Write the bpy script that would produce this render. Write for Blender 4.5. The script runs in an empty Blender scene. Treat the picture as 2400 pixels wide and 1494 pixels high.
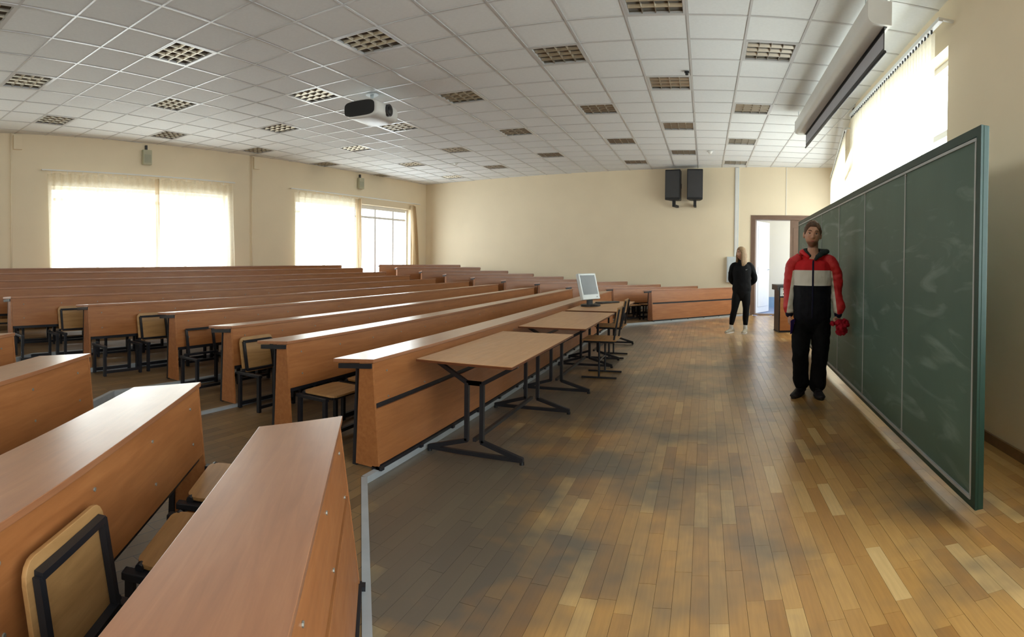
import bpy, bmesh, math, random
from mathutils import Vector, Matrix, noise
random.seed(7)
SC = bpy.context.scene
COL = SC.collection
PI = math.pi

# ------------------------------------------------------------------ camera, world, light, exposure
HC = 1.325            # eye height of the hand-held panorama
ZC = 3.7085           # ceiling
FPX, CYPX, PITCH, ROLL, YAW = 1322.89, 629.177, -0.01506, -0.00807, 0.3422
cd = bpy.data.cameras.new('camera')
cd.type = 'PANO'
cd.panorama_type = 'CENTRAL_CYLINDRICAL'
cd.central_cylindrical_range_u_min = -1200 / FPX
cd.central_cylindrical_range_u_max = 1200 / FPX
cd.central_cylindrical_range_v_min = (CYPX - 1494) / FPX
cd.central_cylindrical_range_v_max = CYPX / FPX
cd.central_cylindrical_radius = 1.0
cd.clip_start = 0.02
cam = bpy.data.objects.new('camera', cd)
COL.objects.link(cam)
Rm = Matrix.Rotation(YAW, 3, 'Z') @ Matrix.Rotation(PITCH, 3, 'X') @ Matrix.Rotation(ROLL, 3, 'Y')
rt, fw, up = Rm @ Vector((1, 0, 0)), Rm @ Vector((0, 1, 0)), Rm @ Vector((0, 0, 1))
cam.matrix_world = Matrix(((rt.x, up.x, -fw.x, 0), (rt.y, up.y, -fw.y, 0), (rt.z, up.z, -fw.z, HC), (0, 0, 0, 1)))
SC.camera = cam

W = bpy.data.worlds.new('overcast_sky'); SC.world = W; W.use_nodes = True
bg = W.node_tree.nodes['Background']
bg.inputs[0].default_value = (0.9, 0.96, 1.0, 1)
bg.inputs[1].default_value = 9.0
SC.view_settings.view_transform = 'Standard'
SC.view_settings.look = 'None'
SC.view_settings.gamma = 1.0
SC.view_settings.use_curve_mapping = False
SC.view_settings.exposure = -0.02
SC.cycles.use_denoising = True
SC.cycles.use_adaptive_sampling = False
SC.cycles.max_bounces = 10
SC.cycles.diffuse_bounces = 6
SC.cycles.transmission_bounces = 8
SC.cycles.transparent_max_bounces = 12
SC.cycles.sample_clamp_indirect = 5.0
SC.cycles.caustics_reflective = False
SC.cycles.caustics_refractive = False

# room outline (seen from above): left window wall, far wall, right board wall in two straight runs
def xa(y): return -10.674 + 0.0693 * y
def yb(x): return 14.372 - 0.1915 * x
YD = -3.0
K0, K1 = Vector((1.969 + 0.0263 * YD, YD)), Vector((2.18, 8.1))
CAB = Vector((-8.66, 16.03)); CBC = Vector((3.2, 13.76)); CAD = Vector((xa(YD), YD))

def portal(name, center, direction, w, h):
    l = bpy.data.lights.new(name, 'AREA'); l.shape = 'RECTANGLE'; l.size = w; l.size_y = h
    l.cycles.is_portal = True
    o = bpy.data.objects.new(name, l); COL.objects.link(o); o.location = center
    o.rotation_euler = Vector(direction).to_track_quat('-Z', 'Y').to_euler()
    return o

ORD = ['first', 'second', 'third', 'fourth', 'fifth', 'sixth', 'seventh', 'eighth', 'ninth', 'tenth']

# ------------------------------------------------------------------ mesh helpers
class MB:
    def __init__(s): s.v = []; s.f = []; s.m = []; s.mi = 0
    def add(s, vs, fs):
        n = len(s.v); s.v += [tuple(v) for v in vs]
        for f in fs: s.f.append(tuple(i + n for i in f)); s.m.append(s.mi)
        return s
    def box(s, x0, x1, y0, y1, z0, z1):
        vs = [(x, y, z) for z in (z0, z1) for y in (y0, y1) for x in (x0, x1)]
        return s.add(vs, [(0, 2, 3, 1), (4, 5, 7, 6), (0, 1, 5, 4), (2, 6, 7, 3), (0, 4, 6, 2), (1, 3, 7, 5)])
    def cbox(s, c, d, M=None):
        hx, hy, hz = d[0] / 2, d[1] / 2, d[2] / 2
        vs = [Vector((x, y, z)) for z in (-hz, hz) for y in (-hy, hy) for x in (-hx, hx)]
        if M: vs = [M @ v for v in vs]
        return s.add([v + Vector(c) for v in vs], [(0, 2, 3, 1), (4, 5, 7, 6), (0, 1, 5, 4), (2, 6, 7, 3), (0, 4, 6, 2), (1, 3, 7, 5)])
    def prism(s, poly, z0, z1):
        a = sum(poly[i][0] * poly[(i + 1) % len(poly)][1] - poly[(i + 1) % len(poly)][0] * poly[i][1] for i in range(len(poly)))
        if a < 0: poly = poly[::-1]
        n = len(poly)
        vs = [(p[0], p[1], z0) for p in poly] + [(p[0], p[1], z1) for p in poly]
        return s.add(vs, [tuple(range(n))[::-1], tuple(range(n, 2 * n))] + [(i, (i + 1) % n, (i + 1) % n + n, i + n) for i in range(n)])
    def extr(s, poly, axis, a0, a1):
        # prism of a profile given in the two other axes, along axis 0 or 1
        n = len(poly)
        def P(p, a): return (a, p[0], p[1]) if axis == 0 else (p[0], a, p[1])
        vs = [P(p, a0) for p in poly] + [P(p, a1) for p in poly]
        s.add(vs, [tuple(range(n))[::-1], tuple(range(n, 2 * n))] + [(i, (i + 1) % n, (i + 1) % n + n, i + n) for i in range(n)])
        return s
    def bar(s, p, q, w, h=None):
        p, q = Vector(p), Vector(q); h = h or w; d = (q - p); L = d.length; d.normalize()
        u = Vector((0, 0, 1)) if abs(d.z) < 0.95 else Vector((0, 1, 0))
        r = d.cross(u).normalized(); u = r.cross(d)
        vs = []
        for c in (p, q):
            for a, b in ((-1, -1), (1, -1), (1, 1), (-1, 1)): vs.append(c + r * a * w / 2 + u * b * h / 2)
        return s.add(vs, [(0, 1, 2, 3), (4, 7, 6, 5), (0, 4, 5, 1), (1, 5, 6, 2), (2, 6, 7, 3), (3, 7, 4, 0)])
    def tube(s, pts, rad, n=8, cap=True):
        pts = [Vector(p) for p in pts]; rads = rad if isinstance(rad, (list, tuple)) else [rad] * len(pts)
        base = len(s.v); pr = None
        for i, p in enumerate(pts):
            d = (pts[min(i + 1, len(pts) - 1)] - pts[max(i - 1, 0)]).normalized()
            if pr is None: pr = d.cross(Vector((0, 0, 1)) if abs(d.z) < 0.9 else Vector((1, 0, 0))).normalized()
            pr = (pr - d * pr.dot(d)).normalized(); q = d.cross(pr)
            r = rads[i]; rx, ry = (r if isinstance(r, (tuple, list)) else (r, r))
            for k in range(n):
                a = 2 * PI * k / n; s.v.append(tuple(p + pr * rx * math.cos(a) + q * ry * math.sin(a)))
        for i in range(len(pts) - 1):
            for k in range(n):
                a, b = base + i * n + k, base + i * n + (k + 1) % n
                s.f.append((a, b, b + n, a + n)); s.m.append(s.mi)
        if cap:
            s.f.append(tuple(base + k for k in range(n))[::-1]); s.m.append(s.mi)
            e = base + (len(pts) - 1) * n; s.f.append(tuple(e + k for k in range(n))); s.m.append(s.mi)
        return s
    def rings(s, rings, cap=True):
        # list of rings (each a list of points, same length)
        n = len(rings[0]); base = len(s.v)
        for r in rings: s.v += [tuple(p) for p in r]
        for i in range(len(rings) - 1):
            for k in range(n):
                a, b = base + i * n + k, base + i * n + (k + 1) % n
                s.f.append((a, b, b + n, a + n)); s.m.append(s.mi)
        if cap:
            s.f.append(tuple(base + k for k in range(n))[::-1]); s.m.append(s.mi)
            e = base + (len(rings) - 1) * n; s.f.append(tuple(e + k for k in range(n))); s.m.append(s.mi)
        return s
    def ell(s, c, r, M=None, nu=20, nv=12):
        R = []
        for j in range(1, nv):
            t = PI * j / nv; R.append([Vector((r[0] * math.sin(t) * math.cos(2 * PI * k / nu), r[1] * math.sin(t) * math.sin(2 * PI * k / nu), -r[2] * math.cos(t))) for k in range(nu)])
        R = [[(M @ p if M else p) + Vector(c) for p in q] for q in R]
        return s.rings(R)
    def mesh(s, name, bevel=0, smooth=False, seg=2):
        me = bpy.data.meshes.new(name); me.from_pydata(s.v, [], s.f)
        if any(s.m): me.polygons.foreach_set('material_index', s.m)
        bm = bmesh.new(); bm.from_mesh(me)
        bmesh.ops.recalc_face_normals(bm, faces=bm.faces)
        if bevel:
            bmesh.ops.bevel(bm, geom=list(bm.edges), offset=bevel, segments=seg, profile=0.6, affect='EDGES', clamp_overlap=True)
        bm.to_mesh(me); bm.free()
        if smooth:
            for p in me.polygons: p.use_smooth = True
        return me

def put(name, me, mat=None, parent=None, loc=None, rz=None):
    if mat is not None and len(me.materials) == 0:
        for m in (mat if isinstance(mat, (list, tuple)) else [mat]): me.materials.append(m)
    o = bpy.data.objects.new(name, me); COL.objects.link(o)
    if parent is not None: o.parent = parent
    if loc is not None: o.location = loc
    if rz is not None: o.rotation_euler = (0, 0, rz)
    return o
def ob(name, mb, mat, parent=None, bevel=0, smooth=False, loc=None, rz=None):
    return put(name, mb.mesh(name, bevel, smooth), mat, parent, loc, rz)
def thing(name, label, cat, loc=(0, 0, 0), rz=0, group=None):
    o = bpy.data.objects.new(name, None); COL.objects.link(o); o.empty_display_size = 0.1
    o.location = loc; o.rotation_euler = (0, 0, rz)
    o['label'] = label; o['category'] = cat
    if group: o['group'] = group
    return o
def tag(o, label, cat, group=None):
    o['label'] = label; o['category'] = cat
    if group: o['group'] = group
    return o
def struct(o, label=None):
    o['kind'] = 'structure'
    if label: o['label'] = label
    return o
def copy_tree(o, parent=None):
    c = o.copy(); COL.objects.link(c); c.parent = parent
    for ch in o.children: copy_tree(ch, c)
    return c

# ------------------------------------------------------------------ materials
def lin(r, g, b):
    def f(c):
        c /= 255.0
        return c / 12.92 if c <= 0.04045 else ((c + 0.055) / 1.055) ** 2.4
    return (f(r), f(g), f(b), 1.0)
def newmat(name):
    m = bpy.data.materials.new(name); m.use_nodes = True
    nt = m.node_tree; b = nt.nodes['Principled BSDF']
    return m, nt, b
def nd(nt, t, **kw):
    n = nt.nodes.new(t)
    for k, v in kw.items(): setattr(n, k, v)
    return n
def ramp(nt, stops):
    r = nd(nt, 'ShaderNodeValToRGB'); e = r.color_ramp.elements
    while len(e) < len(stops): e.new(0.5)
    for el, (p, c) in zip(e, stops): el.position = p; el.color = c
    return r
def plain(name, col, rough=0.5, metal=0.0, var=0.06, scale=6.0, bump=0.0, bscale=60.0, spec=0.5):
    m, nt, b = newmat(name); L = nt.links
    tc = nd(nt, 'ShaderNodeTexCoord'); n = nd(nt, 'ShaderNodeTexNoise'); n.inputs['Scale'].default_value = scale; n.inputs['Detail'].default_value = 4
    L.new(tc.outputs['Object'], n.inputs['Vector'])
    lo = tuple(c * (1 - var) for c in col[:3]) + (1,); hi = tuple(min(1, c * (1 + var)) for c in col[:3]) + (1,)
    r = ramp(nt, [(0.3, lo), (0.7, hi)]); L.new(n.outputs['Fac'], r.inputs[0]); L.new(r.outputs[0], b.inputs['Base Color'])
    b.inputs['Roughness'].default_value = rough; b.inputs['Metallic'].default_value = metal
    b.inputs['Specular IOR Level'].default_value = spec
    if bump:
        n2 = nd(nt, 'ShaderNodeTexNoise'); n2.inputs['Scale'].default_value = bscale; n2.inputs['Detail'].default_value = 3
        L.new(tc.outputs['Object'], n2.inputs['Vector'])
        bp = nd(nt, 'ShaderNodeBump'); bp.inputs['Strength'].default_value = bump; bp.inputs['Distance'].default_value = 0.004
        L.new(n2.outputs['Fac'], bp.inputs['Height']); L.new(bp.outputs[0], b.inputs['Normal'])
    return m
def wood(name, c0, c1, c2, rough=0.32, stretch=(1.2, 14, 14), coat=0.0):
    m, nt, b = newmat(name); L = nt.links
    tc = nd(nt, 'ShaderNodeTexCoord'); mp = nd(nt, 'ShaderNodeMapping'); mp.inputs['Scale'].default_value = stretch
    oi = nd(nt, 'ShaderNodeObjectInfo'); ad = nd(nt, 'ShaderNodeVectorMath', operation='ADD')
    ml = nd(nt, 'ShaderNodeMath', operation='MULTIPLY'); ml.inputs[1].default_value = 13.0; L.new(oi.outputs['Random'], ml.inputs[0])
    cx = nd(nt, 'ShaderNodeCombineXYZ'); L.new(ml.outputs[0], cx.inputs[0]); L.new(ml.outputs[0], cx.inputs[2])
    L.new(tc.outputs['Object'], ad.inputs[0]); L.new(cx.outputs[0], ad.inputs[1]); L.new(ad.outputs[0], mp.inputs[0])
    n = nd(nt, 'ShaderNodeTexNoise'); n.inputs['Scale'].default_value = 2.2; n.inputs['Detail'].default_value = 7; n.inputs['Roughness'].default_value = 0.62; n.inputs['Distortion'].default_value = 0.6
    L.new(mp.outputs[0], n.inputs['Vector'])
    r = ramp(nt, [(0.28, c0), (0.52, c1), (0.75, c2)]); L.new(n.outputs['Fac'], r.inputs[0]); L.new(r.outputs[0], b.inputs['Base Color'])
    n2 = nd(nt, 'ShaderNodeTexNoise'); n2.inputs['Scale'].default_value = 9; L.new(tc.outputs['Object'], n2.inputs['Vector'])
    mr = nd(nt, 'ShaderNodeMapRange'); mr.inputs['To Min'].default_value = rough - 0.05; mr.inputs['To Max'].default_value = rough + 0.08
    L.new(n2.outputs['Fac'], mr.inputs['Value']); L.new(mr.outputs[0], b.inputs['Roughness'])
    b.inputs['Coat Weight'].default_value = coat; b.inputs['Coat Roughness'].default_value = 0.285
    return m

def floor_mat(name, per_piece=True):
    m, nt, b = newmat(name); L = nt.links
    oi = nd(nt, 'ShaderNodeObjectInfo'); ge = nd(nt, 'ShaderNodeNewGeometry')
    ad = nd(nt, 'ShaderNodeMath', operation='ADD'); L.new(oi.outputs['Random'], ad.inputs[0]); L.new(ge.outputs['Random Per Island'], ad.inputs[1])
    fr = nd(nt, 'ShaderNodeMath', operation='FRACT'); L.new(ad.outputs[0], fr.inputs[0])
    pc = ramp(nt, [(0.0, lin(150, 106, 54)), (0.15, lin(170, 124, 66)), (0.5, lin(178, 134, 74)), (0.85, lin(186, 143, 82)), (0.95, lin(200, 162, 102)), (1.0, lin(210, 176, 120))])
    L.new(fr.outputs[0], pc.inputs[0])
    # grain along the stave
    mp = nd(nt, 'ShaderNodeMapping'); mp.inputs['Scale'].default_value = (26, 1.6, 1); L.new(ge.outputs['Position'], mp.inputs[0])
    n = nd(nt, 'ShaderNodeTexNoise'); n.inputs['Scale'].default_value = 3; n.inputs['Detail'].default_value = 5; L.new(mp.outputs[0], n.inputs['Vector'])
    g = nd(nt, 'ShaderNodeMixRGB', blend_type='MULTIPLY'); g.inputs[0].default_value = 0.55
    gr = ramp(nt, [(0.3, (0.72, 0.68, 0.62, 1)), (0.65, (1, 1, 1, 1))]); L.new(n.outputs['Fac'], gr.inputs[0]); L.new(pc.outputs[0], g.inputs[1]); L.new(gr.outputs[0], g.inputs[2])
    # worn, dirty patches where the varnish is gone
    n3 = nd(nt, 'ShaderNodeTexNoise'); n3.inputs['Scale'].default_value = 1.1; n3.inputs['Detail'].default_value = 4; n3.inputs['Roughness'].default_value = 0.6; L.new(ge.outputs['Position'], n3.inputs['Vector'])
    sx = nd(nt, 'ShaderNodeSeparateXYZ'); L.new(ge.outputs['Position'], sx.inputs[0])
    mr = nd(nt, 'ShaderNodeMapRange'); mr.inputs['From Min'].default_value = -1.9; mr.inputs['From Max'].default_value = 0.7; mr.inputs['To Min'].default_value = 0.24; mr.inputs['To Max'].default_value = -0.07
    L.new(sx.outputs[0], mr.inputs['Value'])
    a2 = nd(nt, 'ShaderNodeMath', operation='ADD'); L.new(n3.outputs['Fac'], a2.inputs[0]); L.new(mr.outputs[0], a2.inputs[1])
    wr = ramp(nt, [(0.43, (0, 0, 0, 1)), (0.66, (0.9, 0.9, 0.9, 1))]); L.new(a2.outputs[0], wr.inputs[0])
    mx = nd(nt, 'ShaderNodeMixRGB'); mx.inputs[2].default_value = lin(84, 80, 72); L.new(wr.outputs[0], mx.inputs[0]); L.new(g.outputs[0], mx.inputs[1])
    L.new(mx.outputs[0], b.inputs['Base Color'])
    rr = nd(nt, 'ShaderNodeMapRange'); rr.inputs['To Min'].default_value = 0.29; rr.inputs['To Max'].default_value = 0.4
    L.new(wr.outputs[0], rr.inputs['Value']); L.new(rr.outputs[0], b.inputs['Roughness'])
    b.inputs['Coat Weight'].default_value = 0.5; b.inputs['Coat Roughness'].default_value = 0.28
    return m
def parquet_tex(name, cols, rough=0.42):
    m, nt, b = newmat(name); L = nt.links
    ge = nd(nt, 'ShaderNodeNewGeometry'); mp = nd(nt, 'ShaderNodeMapping'); mp.inputs['Rotation'].default_value = (0, 0, PI / 2)
    L.new(ge.outputs['Position'], mp.inputs[0])
    br = nd(nt, 'ShaderNodeTexBrick'); br.inputs['Color1'].default_value = cols[0]; br.inputs['Color2'].default_value = cols[1]; br.inputs['Mortar'].default_value = cols[2]
    br.inputs['Scale'].default_value = 1.0; br.inputs['Brick Width'].default_value = 0.42; br.inputs['Row Height'].default_value = 0.07; br.inputs['Mortar Size'].default_value = 0.0015
    L.new(mp.outputs[0], br.inputs['Vector'])
    n = nd(nt, 'ShaderNodeTexNoise'); n.inputs['Scale'].default_value = 1.6; n.inputs['Detail'].default_value = 6; L.new(ge.outputs['Position'], n.inputs['Vector'])
    r = ramp(nt, [(0.4, (1, 1, 1, 1)), (0.68, (0.5, 0.52, 0.55, 1))]); L.new(n.outputs['Fac'], r.inputs[0])
    mx = nd(nt, 'ShaderNodeMixRGB', blend_type='MULTIPLY'); mx.inputs[0].default_value = 0.8; L.new(br.outputs[0], mx.inputs[1]); L.new(r.outputs[0], mx.inputs[2])
    L.new(mx.outputs[0], b.inputs['Base Color']); b.inputs['Roughness'].default_value = rough
    return m
def sheer(name, col, tr=0.4, var=False):
    m = bpy.data.materials.new(name); m.use_nodes = True; nt = m.node_tree; L = nt.links
    nt.nodes.remove(nt.nodes['Principled BSDF']); out = nt.nodes['Material Output']
    t = nd(nt, 'ShaderNodeBsdfTranslucent'); t.inputs[0].default_value = col
    d = nd(nt, 'ShaderNodeBsdfDiffuse'); d.inputs[0].default_value = col
    a = nd(nt, 'ShaderNodeMixShader'); a.inputs[0].default_value = 0.35; L.new(t.outputs[0], a.inputs[1]); L.new(d.outputs[0], a.inputs[2])
    tp = nd(nt, 'ShaderNodeBsdfTransparent'); tp.inputs[0].default_value = (1, 0.985, 0.95, 1)
    x = nd(nt, 'ShaderNodeMixShader')
    tc = nd(nt, 'ShaderNodeTexCoord'); n = nd(nt, 'ShaderNodeTexNoise'); n.inputs['Scale'].default_value = 30; L.new(tc.outputs['Object'], n.inputs['Vector'])
    mr = nd(nt, 'ShaderNodeMapRange'); mr.inputs['To Min'].default_value = tr - 0.05; mr.inputs['To Max'].default_value = tr + 0.05; L.new(n.outputs['Fac'], mr.inputs['Value'])
    L.new(mr.outputs[0], x.inputs[0]); L.new(a.outputs[0], x.inputs[1]); L.new(tp.outputs[0], x.inputs[2]); L.new(x.outputs[0], out.inputs[0])
    return m
def glass(name):
    m = bpy.data.materials.new(name); m.use_nodes = True; nt = m.node_tree; L = nt.links
    nt.nodes.remove(nt.nodes['Principled BSDF']); out = nt.nodes['Material Output']
    tp = nd(nt, 'ShaderNodeBsdfTransparent'); tp.inputs[0].default_value = (0.95, 0.97, 0.97, 1)
    gl = nd(nt, 'ShaderNodeBsdfGlossy'); gl.inputs['Roughness'].default_value = 0.03
    fr = nd(nt, 'ShaderNodeTexNoise'); fr.inputs['Scale'].default_value = 0.5
    mr = nd(nt, 'ShaderNodeMapRange'); mr.inputs['To Min'].default_value = 0.04; mr.inputs['To Max'].default_value = 0.08; L.new(fr.outputs['Fac'], mr.inputs['Value'])
    x = nd(nt, 'ShaderNodeMixShader'); L.new(mr.outputs[0], x.inputs[0]); L.new(tp.outputs[0], x.inputs[1]); L.new(gl.outputs[0], x.inputs[2]); L.new(x.outputs[0], out.inputs[0])
    return m

M = {}
M['wall'] = plain('wall_paint', lin(229, 214, 186), 0.75, var=0.025, scale=1.3, bump=0.08, bscale=90, spec=0.25)
M['wallw'] = plain('wall_white', lin(226, 222, 210), 0.75, var=0.02, scale=1.3)
M['tile'] = plain('ceiling_tile', lin(228, 230, 230), 0.9, var=0.02, scale=30, bump=0.25, bscale=220, spec=0.15)
M['slab'] = plain('slab_grey', lin(120, 116, 108), 0.9)
M['tbar'] = plain('grid_white', lin(196, 196, 196), 0.285, var=0.01, spec=0.8)
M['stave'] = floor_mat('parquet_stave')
M['subfloor'] = plain('subfloor_dark', lin(96, 70, 40), 0.7)
M['plat'] = parquet_tex('platform_boards', (lin(138, 108, 70), lin(112, 86, 56), lin(60, 46, 32)))
M['alu'] = plain('aluminium_edge', lin(168, 172, 174), 0.4, 0.25, var=0.08)
M['beech'] = wood('beech_panel', lin(140, 86, 46), lin(154, 97, 54), lin(166, 109, 63), 0.35)
M['top'] = wood('beech_top', lin(144, 92, 60), lin(158, 104, 69), lin(170, 117, 80), 0.34, coat=1.0)
M['tabletop'] = wood('table_top', lin(176, 128, 84), lin(190, 142, 96), lin(200, 152, 106), 0.34)
M['edge'] = plain('dark_edge', lin(96, 52, 28), 0.4)
M['steel'] = plain('black_steel', lin(34, 34, 38), 0.42, 0.2, var=0.12, spec=0.5)
M['ply'] = wood('plywood_seat', lin(150, 110, 66), lin(168, 126, 78), lin(182, 140, 90), 0.4)
M['bolt'] = plain('zinc_bolt', lin(150, 150, 140), 0.4, 0.6)
M['white'] = plain('white_paint', lin(232, 232, 230), 0.4, var=0.02)
M['whitepl'] = plain('white_plastic', lin(222, 222, 218), 0.35, var=0.02)
M['refl'] = plain('lamp_reflector', lin(176, 168, 154), 0.3, 0.85, var=0.03)
M['lampwhite'] = plain('lamp_tube', lin(225, 225, 220), 0.35)
M['curtain'] = sheer('sheer_curtain', lin(244, 236, 216), 0.55)
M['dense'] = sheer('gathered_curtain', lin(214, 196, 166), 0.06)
M['slat'] = sheer('blind_fabric', lin(246, 240, 220), 0.6)
M['glass'] = glass('window_glass')
M['board'] = None
M['boardframe'] = plain('board_green_frame', lin(9, 48, 37), 0.45, var=0.12, scale=8)
M['brown'] = plain('brown_varnish', lin(112, 88, 72), 0.5, var=0.08)
M['skirt'] = wood('skirting', lin(100, 72, 42), lin(124, 92, 56), lin(142, 108, 70), 0.5, (1, 1, 1))
M['black'] = plain('black_plastic', lin(22, 22, 24), 0.5, var=0.1)
M['dgrey'] = plain('dark_grey_plastic', lin(52, 52, 54), 0.45)
M['lgrey'] = plain('light_grey_metal', lin(196, 204, 208), 0.45, var=0.03)
M['screenfab'] = plain('projection_fabric', lin(176, 178, 186), 0.8, var=0.02)
M['lcd'] = plain('lcd_dark', lin(74, 82, 90), 0.25, var=0.03)
M['silver'] = plain('silver_plastic', lin(206, 212, 214), 0.35, 0.1, var=0.03)
M['bluefloor'] = plain('blue_lino', lin(120, 142, 186), 0.35, var=0.05)
M['bluewall'] = plain('blue_dado', lin(140, 172, 205), 0.5, var=0.03)
M['doorwhite'] = plain('door_white', lin(224, 228, 236), 0.4, var=0.02)
M['rust'] = plain('rust_handle', lin(150, 70, 50), 0.45)

def board_mat():
    m, nt, b = newmat('chalkboard_green'); L = nt.links
    tc = nd(nt, 'ShaderNodeTexCoord')
    n = nd(nt, 'ShaderNodeTexNoise'); n.inputs['Scale'].default_value = 1.4; n.inputs['Detail'].default_value = 6; n.inputs['Roughness'].default_value = 0.6; L.new(tc.outputs['Object'], n.inputs['Vector'])
    r = ramp(nt, [(0.3, lin(58, 84, 72)), (0.7, lin(72, 98, 86))]); L.new(n.outputs['Fac'], r.inputs[0])
    # smeared chalk: stretched, warped noise, kept to a few wiped streaks
    mp = nd(nt, 'ShaderNodeMapping'); mp.inputs['Rotation'].default_value = (0.7, 0, 0); mp.inputs['Scale'].default_value = (1, 1.1, 5.0); L.new(tc.outputs['Object'], mp.inputs[0])
    n2 = nd(nt, 'ShaderNodeTexNoise'); n2.inputs['Scale'].default_value = 1.15; n2.inputs['Detail'].default_value = 8; n2.inputs['Distortion'].default_value = 1.6; L.new(mp.outputs[0], n2.inputs['Vector'])
    r2 = ramp(nt, [(0.56, (0, 0, 0, 1)), (0.8, (0.42, 0.42, 0.42, 1))]); L.new(n2.outputs['Fac'], r2.inputs[0])
    mx = nd(nt, 'ShaderNodeMixRGB'); mx.inputs[2].default_value = lin(160, 178, 172); L.new(r2.outputs[0], mx.inputs[0]); L.new(r.outputs[0], mx.inputs[1]); L.new(mx.outputs[0], b.inputs['Base Color'])
    b.inputs['Roughness'].default_value = 0.5
    return m
M['board'] = board_mat()

# ------------------------------------------------------------------ room shell
class Run:
    """A straight run of wall: s along it, y outward, z up."""
    def __init__(s, name, p0, p1, thick, holes, mat, z0=-0.05, z1=ZC + 0.25):
        s.p0, s.p1 = Vector(p0), Vector(p1); d = s.p1 - s.p0; s.L = d.length; s.d = d.normalized(); s.n = Vector((-s.d.y, s.d.x)); s.rz = math.atan2(s.d.y, s.d.x)
        ss = sorted({0, s.L, *[h[0] for h in holes], *[h[1] for h in holes]}); zs = sorted({z0, z1, *[h[2] for h in holes], *[h[3] for h in holes]})
        mb = MB()
        for a, b in zip(ss, ss[1:]):
            zz = None
            for c, e in list(zip(zs, zs[1:])) + [(None, None)]:
                solid = c is not None and not any(h[0] <= (a + b) / 2 <= h[1] and h[2] <= (c + e) / 2 <= h[3] for h in holes)
                if solid and zz is None: zz = c
                if not solid and zz is not None: mb.box(a, b, 0, thick, zz, prev); zz = None
                prev = e
        s.o = struct(ob(name, mb, mat, None, loc=(s.p0.x, s.p0.y, 0), rz=s.rz))
    def at(s, a, y, z): p = s.p0 + s.d * a + s.n * y; return Vector((p.x, p.y, z))
    def empty(s, name, a, y=0, z=0):
        o = bpy.data.objects.new(name, None); COL.objects.link(o); o.location = s.at(a, y, z); o.rotation_euler = (0, 0, s.rz); return o

sA = lambda y: (y - YD) * 1.0024
HA = [(sA(-2.0), sA(2.4), 0.75, 2.74), (sA(4.42), sA(8.5), 0.75, 2.74), (sA(10.55), sA(15.3), 0.75, 2.86)]
WA = Run('wall_left', CAD, CAB, 0.32, HA, M['wall'])
# far wall: door opening measured along it
pB0, pB1 = CAB, CBC
dB = (pB1 - pB0).normalized()
sB = lambda x: (x - pB0.x) / dB.x
DOOR = (sB(1.19), sB(2.62))
WB = Run('wall_far', pB0, pB1, 0.3, [(DOOR[0], DOOR[1], -0.05, 2.46)], M['wall'])
LC1 = (K1 - CBC).length
HC1 = [(0.4, LC1 - 0.5, 0.95, 3.2)]
WC1 = Run('wall_right_far', CBC, K1, 0.32, HC1, M['wall'])
sC = lambda y: (8.1 - y) * 1.00035
HC2 = [(sC(7.75), sC(4.62), 1.0, 3.3), (sC(2.5), sC(-2.8), 0.9, 3.3)]
WC2 = Run('wall_right', K1, K0, 0.32, HC2, M['wall'])
WD = Run('wall_back', K0, CAD, 0.3, [], M['wall'])
for i, (run, h) in enumerate([(WA, HA[0]), (WA, HA[1]), (WA, HA[2]), (WC1, HC1[0]), (WC2, HC2[0]), (WC2, HC2[1])]):
    sm, zm = (h[0] + h[1]) / 2, (h[2] + h[3]) / 2
    portal('window_portal', run.at(sm, 0.3, zm), (-run.n.x, -run.n.y, 0), h[1] - h[0], h[3] - h[2])

def window(idx, run, h, mull, trans, label):
    w = run.empty('window_%d' % idx, h[0]); struct(w, label)
    L, z0, z1 = h[1] - h[0], h[2], h[3]
    fr = MB(); y0, y1 = 0.14, 0.2; t = 0.055
    fr.box(0, L, y0, y1, z0, z0 + t); fr.box(0, L, y0, y1, z1 - t, z1); fr.box(0, t, y0, y1, z0 + t, z1 - t); fr.box(L - t, L, y0, y1, z0 + t, z1 - t)
    ob('window_frame', fr, M['white'], w)
    xs = [t] + mull + [L - t]
    for m in mull: ob('mullion', MB().box(m - 0.03, m + 0.03, y0, y1, z0 + t, z1 - t), M['white'], w)
    for a, b in zip(xs, xs[1:]):
        zz = [z0 + t] + trans + [z1 - t]
        for q in trans: ob('transom', MB().box(a + 0.03, b - 0.03, y0, y1, q - 0.03, q + 0.03), M['white'], w)
        for c, e in zip(zz, zz[1:]): ob('pane', MB().box(a, b, 0.166, 0.172, c, e), M['glass'], w)
    ob('window_sill', MB().box(-0.05, L + 0.05, -0.06, 0.14, z0 - 0.03, z0), M['white'], w, bevel=0.004)
    return w
for i, h in enumerate(HA):
    L = h[1] - h[0]
    ml = [L * 0.25, L * 0.5, L * 0.75] if i < 2 else [L * 0.24, L * 0.49, L * 0.675, L * 0.85]
    window(i + 1, WA, h, ml, [2.5] if i < 2 else [2.52, 2.78], ['wide window in the left wall beyond the frame', 'wide window behind drawn sheer curtains', 'window with one half uncovered showing white frame bars'][i])
window(4, WC1, HC1[0], [1.3, 2.6], [2.6], 'window behind vertical blinds near the door')
window(5, WC2, HC2[0], [1.05, 2.1], [2.6], 'window behind vertical blinds above the chalkboard')
window(6, WC2, HC2[1], [1.0, 2.0, 3.0], [2.6], 'window in the right wall beyond the frame')

# skirting along the right wall
struct(ob('baseboard_right', MB().box(0.02, WC2.L - 0.02, -0.018, 0, 0, 0.075), M['skirt'], None, bevel=0.003, loc=(K1.x, K1.y, 0), rz=WC2.rz))

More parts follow.
